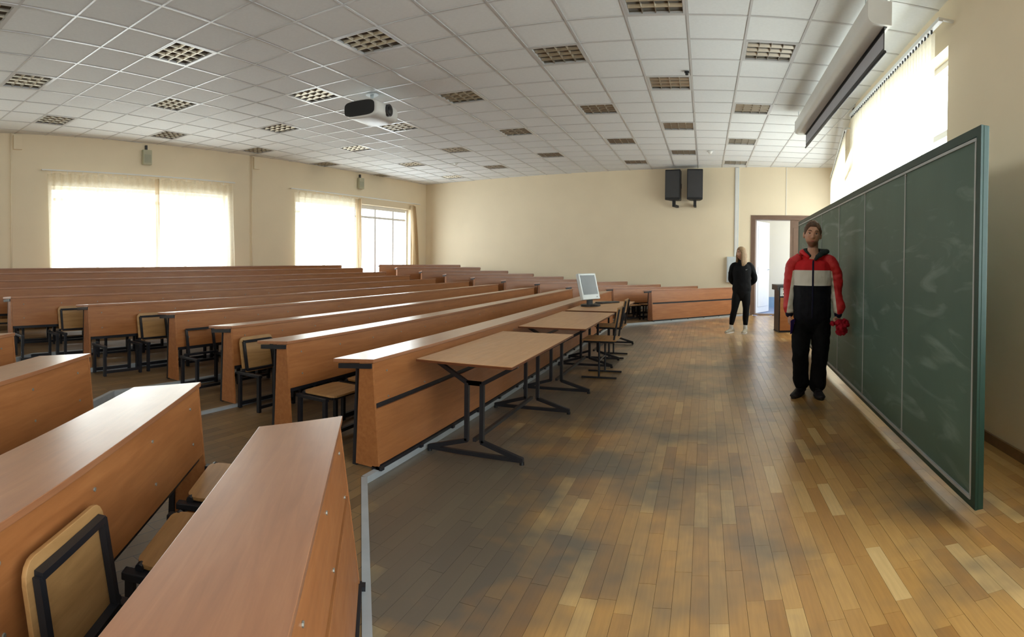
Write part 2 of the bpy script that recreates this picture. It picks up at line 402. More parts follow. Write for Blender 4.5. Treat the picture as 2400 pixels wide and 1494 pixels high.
# floor slab + staves
room = [CAD, CAB, CBC, K1, K0]
fl = struct(ob('floor', MB().prism([(p.x, p.y) for p in room], -0.06, -0.006), M['subfloor']), 'worn oak parquet floor')
pieces = []
SW, SL = 0.072, 0.43
i = 0; x = -2.2
while x < 3.3:
    off = random.random() * SL; y = -2.95 - off
    while y < 14.8:
        xm, ym = x + SW / 2, y + SL / 2
        inside = ym < yb(xm) - 0.05 and xm < (1.969 + 0.0263 * ym if ym < 8.1 else 2.18 + 0.18 * (ym - 8.1)) + 0.05
        vis = math.hypot(xm, ym)
        if inside and ym > -2.7: pieces.append((vis if ym > 0.6 else 50 + vis, xm, ym))
        y += SL
    x += SW
pieces.sort()
def seen(p): return p[0] > 1.75
near = [p for p in pieces if seen(p)][:300]; nset = set(near)
sme = MB().box(-SW / 2 + 0.0006, SW / 2 - 0.0006, -SL / 2 + 0.0006, SL / 2 - 0.0006, -0.006, 0).mesh('stave')
sme.materials.append(M['stave'])
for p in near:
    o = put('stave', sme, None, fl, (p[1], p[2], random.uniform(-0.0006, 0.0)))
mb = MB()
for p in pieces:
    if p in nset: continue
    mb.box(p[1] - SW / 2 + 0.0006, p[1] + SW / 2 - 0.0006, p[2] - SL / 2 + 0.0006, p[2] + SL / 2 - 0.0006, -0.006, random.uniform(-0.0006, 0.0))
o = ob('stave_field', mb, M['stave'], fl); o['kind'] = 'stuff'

# ceiling: suspended 600 mm grid
T = 0.6; GX, GY = 1.16072 * T, 10.62215 * T     # centre of tile (0, 0)
cl = struct(ob('ceiling', MB().prism([(p.x, p.y) for p in room], ZC + 0.03, ZC + 0.16), M['slab']), 'suspended ceiling of white square tiles')
LAMPS = set()
for ci, ph in ((0, 0), (-2, 2), (-4, 0), (-7, 2), (-10, 0), (-13, 2), (-16, 0)):
    for j in range(-14, 16):
        if (j - ph) % 4 == 0:
            X, Y = GX + ci * T, GY + j * T
            if YD + 1 < Y < yb(X) - 0.45 and Y > -1.2: LAMPS.add((ci, j))
tiles = []
for i in range(-20, 5):
    for j in range(-16, 18):
        X, Y = GX + i * T, GY + j * T
        if X < xa(Y) - 0.28 or Y > yb(X) + 0.28 or Y < YD - 0.28: continue
        if X > (1.969 + 0.0263 * Y if Y < 8.1 else 2.18 + 0.18 * (Y - 8.1)) + 0.28: continue
        if (i, j) in LAMPS: continue
        d = math.hypot(X, Y); az = math.atan2(X, Y) + YAW
        v = abs(az) < 0.95 and (2.38 / d) < 0.52
        tiles.append((d if v else 100 + d, i, j))
tiles.sort()
tme = MB().box(-0.287, 0.287, -0.287, 0.287, 0.006, 0.02).mesh('ceiling_tile'); tme.materials.append(M['tile'])
mb = MB()
for k, (d, i, j) in enumerate(tiles):
    X, Y = GX + i * T, GY + j * T
    if k < 300: put('ceiling_tile', tme, None, cl, (X, Y, ZC + random.uniform(-0.0008, 0.0008)))
    else: mb.box(X - 0.287, X + 0.287, Y - 0.287, Y + 0.287, ZC + 0.006, ZC + 0.02)
o = ob('ceiling_tile_field', mb, M['tile'], cl); o['kind'] = 'stuff'
for i in range(-20, 5):
    X = GX + (i + 0.5) * T
    y1 = yb(X); y0 = YD
    if X < xa(YD): y0 = YD
    # trim the runner to the room
    ys = [YD + 0.05 * q for q in range(int((y1 - YD) / 0.05) + 1)]
    ys = [y for y in ys if X > xa(y) and X < (1.969 + 0.0263 * y if y < 8.1 else 2.18 + 0.18 * (y - 8.1))]
    if len(ys) > 4: ob('ceiling_runner', MB().box(X - 0.012, X + 0.012, ys[0], ys[-1], ZC - 0.001, ZC + 0.007), M['tbar'], cl)
for j in range(-16, 18):
    Y = GY + (j + 0.5) * T
    if Y < YD: continue
    x0 = xa(Y); x1 = 1.969 + 0.0263 * Y if Y < 8.1 else 2.18 + 0.18 * (Y - 8.1)
    if Y > CBC.y: x1 = min(x1, (14.372 - Y) / 0.1915)
    if x1 - x0 > 0.3: ob('ceiling_crossbar', MB().box(x0, x1, Y - 0.012, Y + 0.012, ZC - 0.0006, ZC + 0.0074), M['tbar'], cl)
# wall angle where ceiling meets the walls is left as a plain shadow joint

# louvre lamps (switched off)
lam = thing('louvre_lamp', 'x', 'ceiling lamp', (0, 0, ZC))
f = MB(); a, b = 0.287, 0.262
f.box(-a, a, -a, -b, -0.002, 0.02).box(-a, a, b, a, -0.002, 0.02).box(-a, -b, -b, b, -0.002, 0.02).box(b, a, -b, b, -0.002, 0.02)
ob('lamp_frame', f, M['tbar'], lam)
ob('housing', MB().box(-a, a, -a, a, 0.1, 0.11).box(-b, -b + 0.004, -b, b, 0.02, 0.1).box(b - 0.004, b, -b, b, 0.02, 0.1).box(-b, b, -b, -b + 0.004, 0.02, 0.1).box(-b, b, b - 0.004, b, 0.02, 0.1), M['refl'], lam)
bl = MB().extr([(-0.004, 0.0), (0.004, 0.0), (0.022, 0.05), (-0.022, 0.05)], 0, -b + 0.005, b - 0.005).mesh('long_louvre')
cb = MB().extr([(-0.003, 0.002), (0.003, 0.002), (0.012, 0.046), (-0.012, 0.046)], 1, -b + 0.005, b - 0.005).mesh('cross_louvre')
tb = MB().tube([(-0.25, 0, 0.075), (0.25, 0, 0.075)], 0.013, 10).mesh('lamp_tube', smooth=True)
for me in (bl, cb): me.materials.append(M['refl'])
tb.materials.append(M['lampwhite'])
for q in (-0.131, 0, 0.131):
    put('long_louvre', bl, None, lam, (0, q, 0)); put('cross_louvre', cb, None, lam, (q, 0, 0))
for q in (-0.195, -0.065, 0.065, 0.195): put('lamp_tube', tb, None, lam, (0, q, 0))
first = True
for (i, j) in sorted(LAMPS):
    L = lam if first else copy_tree(lam); first = False
    L.location = (GX + i * T, GY + j * T, ZC); L['group'] = 'louvre lamps in the suspended ceiling'
    line = sorted({c for c, _ in LAMPS}, reverse=True).index(i); nth = sorted([q for c, q in LAMPS if c == i], reverse=True).index(j)
    L['label'] = 'louvre lamp, %s from the far wall, %s lamp line from the chalkboard wall' % (ORD[nth], ORD[line])

# ------------------------------------------------------------------ stepped platform under the fan of desk rows
ZT = [0.04, 0.055, 0.075, 0.13, 0.17, 0.22, 0.28, 0.345, 0.43, 0.49]
XS = [-1.905, -2.75, -3.6, -4.45, -5.32, -6.18, -7.06, -7.95, -8.86, -9.76]     # front top edge of each middle row at y = 2
MS = [0, 0, 0.004, 0.012, 0.022, 0.036, 0.052, 0.07, 0.088, 0.105]                # the back rows follow the slanting window wall
def row_x(k, y): return XS[k] + MS[k] * (y - 2.0)
dL, nL = Vector((0.574, -0.819)), Vector((0.819, 0.574))       # left block: along the row (towards the camera), facing
dR, nR = Vector((0.7071, 0.7071)), Vector((0.7071, -0.7071))   # right block
oL, oR = Vector((-1.485, 2.19)), Vector((-1.09, 11.91))
PL, PR = 0.73, 0.74
def meet_x(o, d, k):
    # o + d t on the front line of middle row k
    t = (XS[k] + 0.045 + MS[k] * (o.y - 2.0) - o.x) / (d.x - MS[k] * d.y); return o + d * t
def wallb_hit(o, d):
    t = (14.372 - 0.1915 * o.x - o.y) / (d.y + 0.1915 * d.x); return o + d * t
platforms = []
for k in range(10):
    a = oL - nL * (PL * k); b = oR - nR * (PR * k)
    c1, c2 = meet_x(a, dL, k), meet_x(b, dR, k)
    e1 = a + dL * ((YD - a.y) / dL.y); e2 = wallb_hit(b, dR)
    if e1.x < xa(YD): e1 = Vector((xa(YD), YD))
    poly = [e1, c1, c2, e2, CAB, CAD]
    platforms.append((e1, c1, c2, e2))
    z0 = -0.006 if k == 0 else ZT[k - 1] - 0.002
    struct(ob('platform_step', MB().prism([(p.x, p.y) for p in poly], z0, ZT[k]), M['plat']), 'low boarded step carrying one arc of desks')
    if k < 6:
        nm = 'trim_%d' % (k + 1); t = bpy.data.objects.new(nm, None); COL.objects.link(t); struct(t, 'aluminium edging on the step nosing')
        zb = 0.0 if k == 0 else ZT[k - 1]
        for p, q in ((e1, c1), (c1, c2), (c2, e2)):
            d = (q - p).normalized(); n = Vector((d.y, -d.x))
            if n.x < 0: n = -n
            pts = [p, q, q + n * 0.006, p + n * 0.006]
            mbb = MB().prism([(w.x, w.y) for w in pts], zb + 0.001, ZT[k] + 0.003)
            mbb.prism([(w.x, w.y) for w in [p - n * 0.03, q - n * 0.03, q, p]], ZT[k] + 0.0002, ZT[k] + 0.003)
            ob('edging_strip', mbb, M['alu'], t)

# ------------------------------------------------------------------ curtains, rails and blinds
def curtain(run, s0, s1, z0, z1, label, y=-0.1, amp=0.03, wl=0.13, gather=0.0, sag=0.05, seed=0, group=None, lean=(0, 0)):
    rnd = random.Random(seed); L = s1 - s0; n = max(8, int(L / wl * 8)); mz = 14
    root = run.empty('curtain', (s0 + s1) / 2, y, z0); tag(root, label, 'curtain', group)
    vs, fs = [], []; ph = rnd.random() * 6
    for j in range(mz + 1):
        v = j / mz
        for i in range(n + 1):
            u = i / n; sx = (u - 0.5) * L
            x0 = lean[0] * (1 - v); x1 = lean[1] * (1 - v)
            sx += x0 * (1 - u) + x1 * u
            w = 2 * PI * u * L / wl + ph + 0.8 * math.sin(3.1 * u * L + ph)
            yy = amp * math.sin(w) * (0.7 + 0.3 * math.sin(1.7 * u * L + 2 * v)) + 0.012 * math.sin(2.3 * v * 3 + u * 9)
            zz = (z1 - z0) * v
            if j == mz: zz -= sag * (0.5 + 0.5 * math.sin(2 * PI * u * L / 0.32 + ph)) * 0.6
            vs.append((sx, yy, zz))
    for j in range(mz):
        for i in range(n):
            a = j * (n + 1) + i; fs.append((a, a + 1, a + n + 2, a + n + 1))
    me = MB().add(vs, fs).mesh('fabric', smooth=True)
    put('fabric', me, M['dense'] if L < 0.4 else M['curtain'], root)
    hm = MB()
    hm.box(-L / 2 + lean[0], L / 2 + lean[1], -0.004, 0.004, 0, 0.03)
    for q in range(int(L / 0.16)):
        hook = MB().tube([(-L / 2 + 0.08 + q * 0.16, 0, z1 - z0 + 0.027), (-L / 2 + 0.08 + q * 0.16, 0, z1 - z0 - 0.03)], 0.004, 6)
        if q % 2 == 0: ob('hook', hook, M['whitepl'], root)
    return root
def rail(run, s0, s1, z, label, y=-0.1):
    r = run.empty('curtain_rail', (s0 + s1) / 2, 0, z); tag(r, label, 'curtain rail')
    L = s1 - s0
    ob('track', MB().box(-L / 2, L / 2, y - 0.02, y + 0.02, 0, 0.022), M['whitepl'], r, bevel=0.003)
    for q in (-L / 2 + 0.08, 0, L / 2 - 0.08): ob('bracket', MB().box(q - 0.012, q + 0.012, y, -0.001, 0.005, 0.028), M['whitepl'], r)
h = HA[1]; a, b = h[0] - 0.1, h[1] + 0.08; mid = a + (b - a) * 0.545
rail(WA, a - 0.12, b + 0.05, 3.02, 'white curtain rail above the fully curtained window')
curtain(WA, a, mid - 0.01, 0.62, 2.99, 'wider sheer white curtain of the fully curtained window', seed=1, lean=(0.06, 0), wl=0.16)
curtain(WA, mid + 0.01, b, 0.62, 2.99, 'narrower sheer white curtain of the fully curtained window', seed=2, lean=(0, 0.05), wl=0.16)
curtain(WA, mid - 0.05, mid + 0.05, 0.62, 2.99, 'bunched fold where the two curtains of the full window meet', seed=8, wl=0.05, amp=0.03, y=-0.17)
h = HA[2]; a, b = h[0] - 0.1, h[1] + 0.1
rail(WA, a - 0.15, b + 0.25, 3.03, 'white curtain rail above the half uncovered window')
curtain(WA, a, h[0] + 2.1, 0.62, 2.99, 'sheer white curtain drawn over half of the far window', seed=3, wl=0.2, amp=0.04)
curtain(WA, h[0] + 2.13, h[0] + 2.34, 0.62, 2.99, 'bunched curtain edge beside the uncovered panes', seed=4, wl=0.05, amp=0.04)
curtain(WA, h[1] - 0.12, h[1] + 0.12, 0.62, 2.99, 'narrow gathered curtain beside the room corner', seed=5, wl=0.06, amp=0.05, lean=(0.05, 0.25))
h = HA[0]
rail(WA, h[0] - 0.2, h[1] + 0.2, 3.02, 'white curtain rail over the window beyond the frame')
curtain(WA, h[0] - 0.1, h[1] + 0.1, 0.62, 2.99, 'sheer curtain over the window beyond the frame', seed=6, wl=0.2)

def blind(run, s0, s1, zt, zb, label, y=-0.13, skip=()):
    r = run.empty('vertical_blind', (s0 + s1) / 2, 0, zb); tag(r, label, 'blind')
    L = s1 - s0
    ob('headrail', MB().box(-L / 2, L / 2, y - 0.022, y + 0.022, zt - zb, zt - zb + 0.035), M['whitepl'], r, bevel=0.004)
    for q in (-L / 2 + 0.03, -L / 6, L / 6, L / 2 - 0.03): ob('bracket', MB().box(q - 0.015, q + 0.015, y, -0.001, zt - zb + 0.02, zt - zb + 0.04), M['whitepl'], r)
    me = None; n = int(L / 0.082)
    for k in range(n):
        q = -L / 2 + 0.045 + k * 0.082
        if any(a <= k <= b for a, b in skip): continue
        if me is None:
            me = MB(); w = 0.044; pts = [(-w, 0.004), (-w * 0.5, -0.003), (0, -0.006), (w * 0.5, -0.003), (w, 0.004)]
            vs = [(p[0], p[1], z) for z in (0, zt - zb - 0.03) for p in pts]
            me.add(vs, [(i, i + 1, i + 6, i + 5) for i in range(4)]); me = me.mesh('blind_slat', smooth=True); me.materials.append(M['slat'])
        o = put('blind_slat', me, None, r, (q, y, 0.0)); o.rotation_euler = (0, 0, math.radians(random.uniform(8, 22)))
        ob('slat_clip', MB().box(q - 0.012, q + 0.012, y - 0.006, y + 0.006, zt - zb - 0.035, zt - zb), M['dgrey'], r)
    return r
n5 = int((HC2[0][1] - HC2[0][0] + 0.25) / 0.082)
blind(WC2, HC2[0][0] - 0.12, HC2[0][1] + 0.13, 3.44, 0.92, 'cream vertical blind hanging above the chalkboard', skip=((n5 - 2, n5 + 2),))
blind(WC1, HC1[0][0] - 0.1, HC1[0][1] + 0.12, 3.4, 0.92, 'cream vertical blind on the window nearer the door')
# ------------------------------------------------------------------ desk rows
def desk(label, p, d, n, L, zf, front, bolts=True, cut=(0, 0), DD=0.30, slope=0.052):
    """p: front top edge, start; d: along the row; n: facing the stage. Local x along, local y = -n side flipped so that +y faces the stage."""
    rz = math.atan2(d.y, d.x); flip = 1 if (Vector((-d.y, d.x)).dot(n) > 0) else -1
    r = thing('lecture_desk', label, 'desk', (p.x, p.y, zf), rz, 'long lecture desks of the amphitheatre')
    H = 0.673; Y = lambda t: t * flip
    def ext(mb, prof, a, b): return mb.extr([(Y(t), z) for t, z in prof], 0, a, b)
    # desktop slopes a little towards the sitter
    dk = MB(); top = [(0.01, H), (-DD, H - 0.03 * DD / 0.34), (-DD, H - 0.022 - 0.03 * DD / 0.34), (0.01, H - 0.022)]
    vs = [(0 + (cut[0] if t < -0.1 else 0), Y(t), z) for t, z in top] + [(L + (cut[1] if t < -0.1 else 0), Y(t), z) for t, z in top]
    dk.add(vs, [(3, 2, 1, 0), (4, 5, 6, 7), (0, 1, 5, 4), (1, 2, 6, 5), (2, 3, 7, 6), (3, 0, 4, 7)])
    ob('desktop', dk, M['top'], r, bevel=0.002)
    tz = lambda z: slope * (1 - z / H)
    def panel(z0, z1): return [(tz(z1) - 0.004, z1), (tz(z0) - 0.004, z0), (tz(z0) - 0.02, z0), (tz(z1) - 0.02, z1)]
    if front:
        ob('upper_panel', ext(MB(), panel(0.4, 0.65), 0.02, L - 0.02), M['beech'], r, bevel=0.0015)
        ob('lower_panel', ext(MB(), panel(0.03, 0.365), 0.02, L - 0.02), M['beech'], r, bevel=0.0015)
        ob('gap_rail', ext(MB(), [(tz(.38) - 0.02, 0.41), (tz(.38) - 0.02, 0.35), (tz(.38) - 0.05, 0.35), (tz(.38) - 0.05, 0.41)], 0.03, L - 0.03), M['steel'], r)
        ob('foot_rail', ext(MB(), [(slope + 0.004, 0.024), (slope + 0.004, 0.004), (slope - 0.022, 0.004), (slope - 0.022, 0.024)], 0.0, L), M['steel'], r)
        for q in range(int(L / 0.5) + 1): ob('foot', ext(MB(), [(slope + 0.018, 0.02), (slope + 0.018, 0.0), (0.0, 0.0), (0.0, 0.02)], q * 0.5 + 0.0, q * 0.5 + 0.035), M['steel'], r)
    else:
        ob('front_panel', ext(MB(), panel(0.33, 0.65), 0.02, L - 0.02), M['beech'], r, bevel=0.0015)
        ob('panel_rail', ext(MB(), [(0.01, 0.33), (0.01, 0.3), (-0.02, 0.3), (-0.02, 0.33)], 0.03, L - 0.03), M['steel'], r)
    for a, b in ((0.0, 0.018), (L - 0.018, L)):
        ob('end_panel', ext(MB(), [(tz(.65) - 0.002, 0.648), (tz(0.012) - 0.002, 0.012), (-0.12, 0.012), (-0.095, 0.642)], a, b), M['beech'], r, bevel=0.001)
        m = a + 0.009
        ob('bracket', ext(MB(), [(-0.0, 0.647), (-DD + 0.05, 0.622 if DD > 0.2 else 0.645), (-DD + 0.05, 0.592), (-0.0, 0.617)], m - 0.02 if a == 0 else m, m if a == 0 else m + 0.02), M['steel'], r)
    nleg = max(2, int(round(L / 1.9)) + 1)
    for q in range(nleg):
        a = 0.004 + (L - 0.036) * q / (nleg - 1)
        ob('leg', ext(MB(), [(-0.118, 0.63), (-0.118, 0.0), (-0.148, 0.0), (-0.125, 0.63)], a, a + 0.028), M['steel'], r)
    if bolts:
        q = 0.16; bm = MB().tube([(0, 0, 0), (0, 0.004 * flip, 0)], 0.0065, 8).mesh('bolt'); bm.materials.append(M['bolt'])
        while q < min(L, 4.2) - 0.05:
            for z in (0.58, 0.42): put('bolt', bm, None, r, (q, Y(tz(z) - 0.004), z))
            q += 0.48
    return r

CF = {}   # middle block: far ends
left_y = [2.85, 3.0, 3.22, 3.24, 2.74, 2.18, 2.0, 1.9, 1.8, 1.8]
far_y = [11.37, 11.5, 11.4, 11.3, 11.5, 11.3, 11.4, 11.5, 11.6, 11.7]
for k in range(10):
    x = row_x(k, left_y[k]); rd = Vector((MS[k], 1)).normalized()
    lab = 'long beech desk of the middle block, %s row from the stage' % ORD[k]
    if k == 0: lab = 'front desk of the middle block, two-board panel behind the small tables'
    if k == 9: lab = 'back desk of the middle block, right under the curtained windows'
    # local x runs towards +y, facing +x
    desk(lab, Vector((x, left_y[k])), rd, Vector((rd.y, -rd.x)), far_y[k] - left_y[k], ZT[k], k == 0, bolts=k < 6, DD=0.30 if k < 9 else 0.13)
LB = [Vector((-1.32, 1.75)), Vector((-2.13, 1.70)), Vector((-3.06, 1.59)), Vector((-3.78, 1.36))]
LLEN = [2.5, 3.2, 4.0, 4.4]
for k, p in enumerate(LB):
    lab = ['front desk of the angled near block, beside the aisle corner', 'second desk of the angled near block, shining top, seats below', 'third desk of the angled near block, plain bolted panel', 'fourth desk of the angled near block, only its aisle end in view'][k]
    dd = Vector((0.544, -0.839)) if k == 0 else dL
    desk(lab, p, dd, Vector((-dd.y, dd.x)), LLEN[k], ZT[k], k == 0, cut=(0.1, 0), slope=0.085 if k == 0 else 0.06)
RX0 = [1527, 1437, 1340, 1265, 1185, 1112, 1045, 988, 930, 888]
RX1 = [1722, 1635, 1548, 1470, 1392, 1320, 1250, 1190, 1125, 1078]
RB = []
for k in range(10):
    b = Vector((-1.13, 11.95)) - nR * (PR * k)
    def hit(px):
        az = (px - 1652.0) / FPX; t = math.tan(az)        # x = t*y along the row line
        q = (t * b.y - b.x) / (dR.x - t * dR.y); return q
    q0, q1 = hit(RX0[k]), hit(RX1[k])
    e = wallb_hit(b, dR); qm = (e - b).length * (1 if (e - b).dot(dR) > 0 else -1) - 0.12
    q1 = min(q1, qm)
    p = b + dR * q0; RB.append((p, q1 - q0))
    lab = 'beech desk of the block by the far wall, %s row from the stage' % ORD[k]
    if k == 0: lab = 'front desk of the block by the far wall, orange two-board panel near the woman'
    if k == 9: lab = 'back desk of the block by the far wall, up in the corner beside the window'
    desk(lab, p, dR, nR, q1 - q0, ZT[k], k == 0, bolts=False)

# ------------------------------------------------------------------ tip-up seats in front of each desk panel (local x along the row, +y towards the stage)
def seat_proto(state):
    r = thing('tip_up_seat', 'x', 'seat')
    w = 0.42
    for s in (-1, 1):
        x = s * w / 2
        ob('leg', MB().box(x - 0.014, x + 0.014, 0.29, 0.318, 0, 0.285), M['steel'], r)
        ob('leg', MB().box(x - 0.014, x + 0.014, 0.06, 0.088, 0, 0.285), M['steel'], r)
        ob('side_arm', MB().box(x - 0.02, x + 0.02, 0.05, 0.325, 0.285, 0.31), M['steel'], r, bevel=0.004)
        ob('hinge', MB().tube([(x * 0.86, 0.1, 0.318), (x * 0.98, 0.1, 0.318)], 0.014, 8), M['steel'], r)
    ob('front_rail', MB().box(-w / 2, w / 2, 0.292, 0.316, 0.03, 0.055), M['steel'], r)
    ob('back_rail', MB().box(-w / 2, w / 2, 0.062, 0.086, 0.02, 0.05), M['steel'], r)
    if state != 'none':
        D = 0.27; hw = 0.165
        piv = Vector((0, 0.1, 0.318)); ang = math.radians(0 if state == 'down' else 100)
        R = Matrix.Rotation(ang, 3, 'X')
        def tr(v): return piv + R @ Vector(v)
        fr = MB()
        for a, b in (((-hw, 0, -0.014), (hw, 0, -0.014)), ((-hw, D - 0.03, -0.014), (hw, D - 0.03, -0.014)), ((-hw, 0, -0.014), (-hw, D - 0.03, -0.014)), ((hw, 0, -0.014), (hw, D - 0.03, -0.014))):
            fr.bar(tr(a), tr(b), 0.024, 0.02)
        ob('seat_frame', fr, M['steel'], r)
        if state != 'frame':
            # rounded plywood board
            pts = []; W2, R0 = 0.2, 0.05
            for cx, cy, a0 in ((W2 - R0, D - R0 + 0.01, 0), (-W2 + R0, D - R0 + 0.01, 90), (-W2 + R0, -0.02 + R0, 180), (W2 - R0, -0.02 + R0, 270)):
                for q in range(5): a = math.radians(a0 + q * 22.5); pts.append((cx + R0 * math.cos(a), cy + R0 * math.sin(a)))
            nn = len(pts); dip = lambda x, y: 0.0
            vs = [tr((x, y, -0.002)) for x, y in pts] + [tr((x, y, 0.012)) for x, y in pts]
            mbp = MB().add(vs, [tuple(range(nn))[::-1], tuple(range(nn, 2 * nn))] + [(i, (i + 1) % nn, (i + 1) % nn + nn, i + nn) for i in range(nn)])
            ob('seat_board', mbp, M['ply'], r, bevel=0.002)
    return r
protos = {}
def seat(state, p, d, n, s, zf, label, group):
    pos = p + d * s
    if state not in protos: protos[state] = seat_proto(state); o = protos[state]
    else: o = copy_tree(protos[state])
    # local +y must face n; local x along
    o.location = (pos.x, pos.y, zf); o.rotation_euler = (0, 0, math.atan2(n.y, n.x) - PI / 2)
    o['label'] = label; o['group'] = group
    return o
STN = {'up': 'plywood seat tipped up', 'down': 'plywood seat folded down', 'frame': 'bare black seat frame', 'none': 'empty black seat stand'}
# middle block: (row index, list of states from the aisle end)
MID = {1: ['down', 'down', 'down', 'down'], 2: ['up', 'down', 'down', 'down'], 3: ['frame', 'down', 'down', 'down'], 4: ['none', 'up', 'down', 'down'], 5: ['none', 'up', 'down', 'down'], 6: ['down', 'down', 'down']}
for k, sts in MID.items():
    p = Vector((row_x(k, left_y[k]), left_y[k])); rd = Vector((MS[k], 1)).normalized(); rn = Vector((rd.y, -rd.x))
    for q, st in enumerate(sts):
        seat(st, p, rd, rn, 0.25 + 0.52 * q if k != 1 else 0.28 + 0.52 * q, ZT[k - 1], '%s, %s from the near aisle, before the %s middle desk' % (STN[st], ORD[q], ORD[k]), 'seats of the middle block')
    for q in range(2):
        seat('down', p, rd, rn, far_y[k] - left_y[k] - 0.3 - 0.52 * q, ZT[k - 1], 'plywood seat folded down, %s from the far aisle, before the %s middle desk' % (ORD[q], ORD[k]), 'seats of the middle block')
for q, (s, st) in enumerate(((0.27, 'down'), (0.8, 'down'), (1.37, 'up'))):
    seat(st, LB[1], dL, nL, s, ZT[0], '%s, %s from the aisle, between the first two near-block desks' % (STN[st], ORD[q]), 'seats of the near block')
for q, (s, st) in enumerate(((0.3, 'down'), (0.85, 'down'), (1.4, 'down'))):
    seat(st, LB[2], dL, nL, s, ZT[1], '%s, %s from the aisle, before the third near-block desk' % (STN[st], ORD[q]), 'seats of the near block')
for k in range(1, 7):
    p, L = RB[k]
    for q in range(4):
        s = 0.3 + 0.52 * q
        if s < L - 0.25: seat('down', p, dR, nR, s, ZT[k - 1], '%s, %s from the aisle, before the %s far-wall desk' % (STN['down'], ORD[q], ORD[k]), 'seats of the block by the far wall')

# ------------------------------------------------------------------ chalkboard
bd0 = Vector((1.327, 2.49)); bdd = Vector((0.0382, 1)).normalized(); BL = 7.06; BZ0, BZ1 = 0.10, 2.03
brd = thing('chalkboard', 'long dark green chalkboard of six panels standing off the window wall', 'chalkboard', (bd0.x, bd0.y, 0), math.atan2(bdd.y, bdd.x))
# local x along the board away from the camera, local +y faces the desks
ob('backing', MB().box(0, BL, -0.032, 0.0, BZ0, BZ1), M['boardframe'], brd, bevel=0.004)
ob('frame_top', MB().box(0.0, BL, 0.0005, 0.014, BZ1 - 0.05, BZ1), M['boardframe'], brd)
ob('frame_bottom', MB().box(0.0, BL, 0.0005, 0.014, BZ0, BZ0 + 0.035), M['boardframe'], brd)
ob('frame_end', MB().box(0.0, 0.05, 0.0005, 0.014, BZ0 + 0.035, BZ1 - 0.05), M['boardframe'], brd)
ob('frame_end', MB().box(BL - 0.05, BL, 0.0005, 0.014, BZ0 + 0.035, BZ1 - 0.05), M['boardframe'], brd)
xs = [0.05 + (BL - 0.1) * q / 6 for q in range(7)]
for a, b in zip(xs, xs[1:]): ob('panel', MB().box(a + 0.003, b - 0.003, 0.0006, 0.010, BZ0 + 0.036, BZ1 - 0.051), M['board'], brd)
for q in xs[1:-1]:
    st = ob('divider', MB().box(q - 0.008, q + 0.008, 0.0102, 0.015, BZ0 + 0.05, BZ1 - 0.06), M['alu'], brd)
    for z in (BZ0 + 0.07, BZ1 - 0.085):
        for s in (-0.02, 0.02): ob('screw', MB().tube([(q + s, 0.010, z), (q + s, 0.016, z)], 0.006, 8), M['bolt'], st)
tr = MB().box(0.05, BL - 0.05, 0.0102, 0.018, BZ1 - 0.072, BZ1 - 0.056)
ob('trim_strip', tr, M['alu'], brd)
ob('trim_strip', MB().box(0.05, BL - 0.05, 0.0102, 0.022, BZ0 + 0.038, BZ0 + 0.056), M['alu'], brd)
ob('trim_strip', MB().box(0.052, 0.066, 0.0102, 0.017, BZ0 + 0.057, BZ1 - 0.073), M['alu'], brd)
for q in (2.6, 4.5, 6.3):
    ww = -0.56 - 0.03 * q
    for z in (0.35, 0.8): ob('wall_arm', MB().box(q - 0.02, q + 0.02, ww, -0.033, z, z + 0.04), M['steel'], brd)

# ------------------------------------------------------------------ projection screen hung from the ceiling
ps = thing('projection_screen', 'white roll-up projection screen case hung under the ceiling over the chalkboard', 'projection screen', (1.43, 4.58, 3.36), math.atan2(4.1, 0.06))
SLn = 4.25
prof = []
for q in range(9): a = math.radians(-90 + q * 11.25 * 1.0); prof.append((0.045 + 0.06 * math.cos(a), 0.06 + 0.06 * math.sin(a)))
prof = [(-0.1, 0.0)] + [(0.045 + 0.06 * math.cos(math.radians(-90 + q * 11.25)), 0.06 + 0.06 * math.sin(math.radians(-90 + q * 11.25))) for q in range(9)] + [(0.105, 0.2), (-0.1, 0.2)]
ob('case', MB().extr(prof, 0, 0, SLn), M['whitepl'], ps, bevel=0.002)
ob('end_cap', MB().extr([(a * 1.03, b * 1.02 - 0.002) for a, b in prof], 0, -0.012, -0.0005), M['whitepl'], ps)
ob('end_cap', MB().extr([(a * 1.03, b * 1.02 - 0.002) for a, b in prof], 0, SLn + 0.0005, SLn + 0.012), M['whitepl'], ps)
ob('slot', MB().box(0.03, SLn - 0.03, -0.075, -0.045, -0.006, -0.0005), M['black'], ps)
fb = ob('screen_fabric', MB().box(0.06, SLn - 0.06, -0.063, -0.0615, -0.2, -0.0065), M['screenfab'], ps)
ob('black_border', MB().box(0.06, SLn - 0.06, -0.0612, -0.0608, -0.2, -0.165), M['black'], fb)
ob('black_border', MB().box(0.06, SLn - 0.06, -0.0612, -0.0608, -0.03, -0.007), M['black'], fb)
ob('black_border', MB().box(0.06, 0.085, -0.0612, -0.0608, -0.165, -0.03), M['black'], fb)
ob('black_border', MB().box(SLn - 0.085, SLn - 0.06, -0.0612, -0.0608, -0.165, -0.03), M['black'], fb)
ob('weight_bar', MB().tube([(0.04, -0.062, -0.21), (SLn - 0.04, -0.062, -0.21)], 0.013, 10), M['dgrey'], ps, smooth=True)
for q in (0.25, SLn - 0.05):
    for e in (0.06, -0.06): ob('hanger', MB().tube([(q, e, 0.2), (q, e, ZC - 3.36 - 0.002)], 0.005, 6), M['lgrey'], ps)

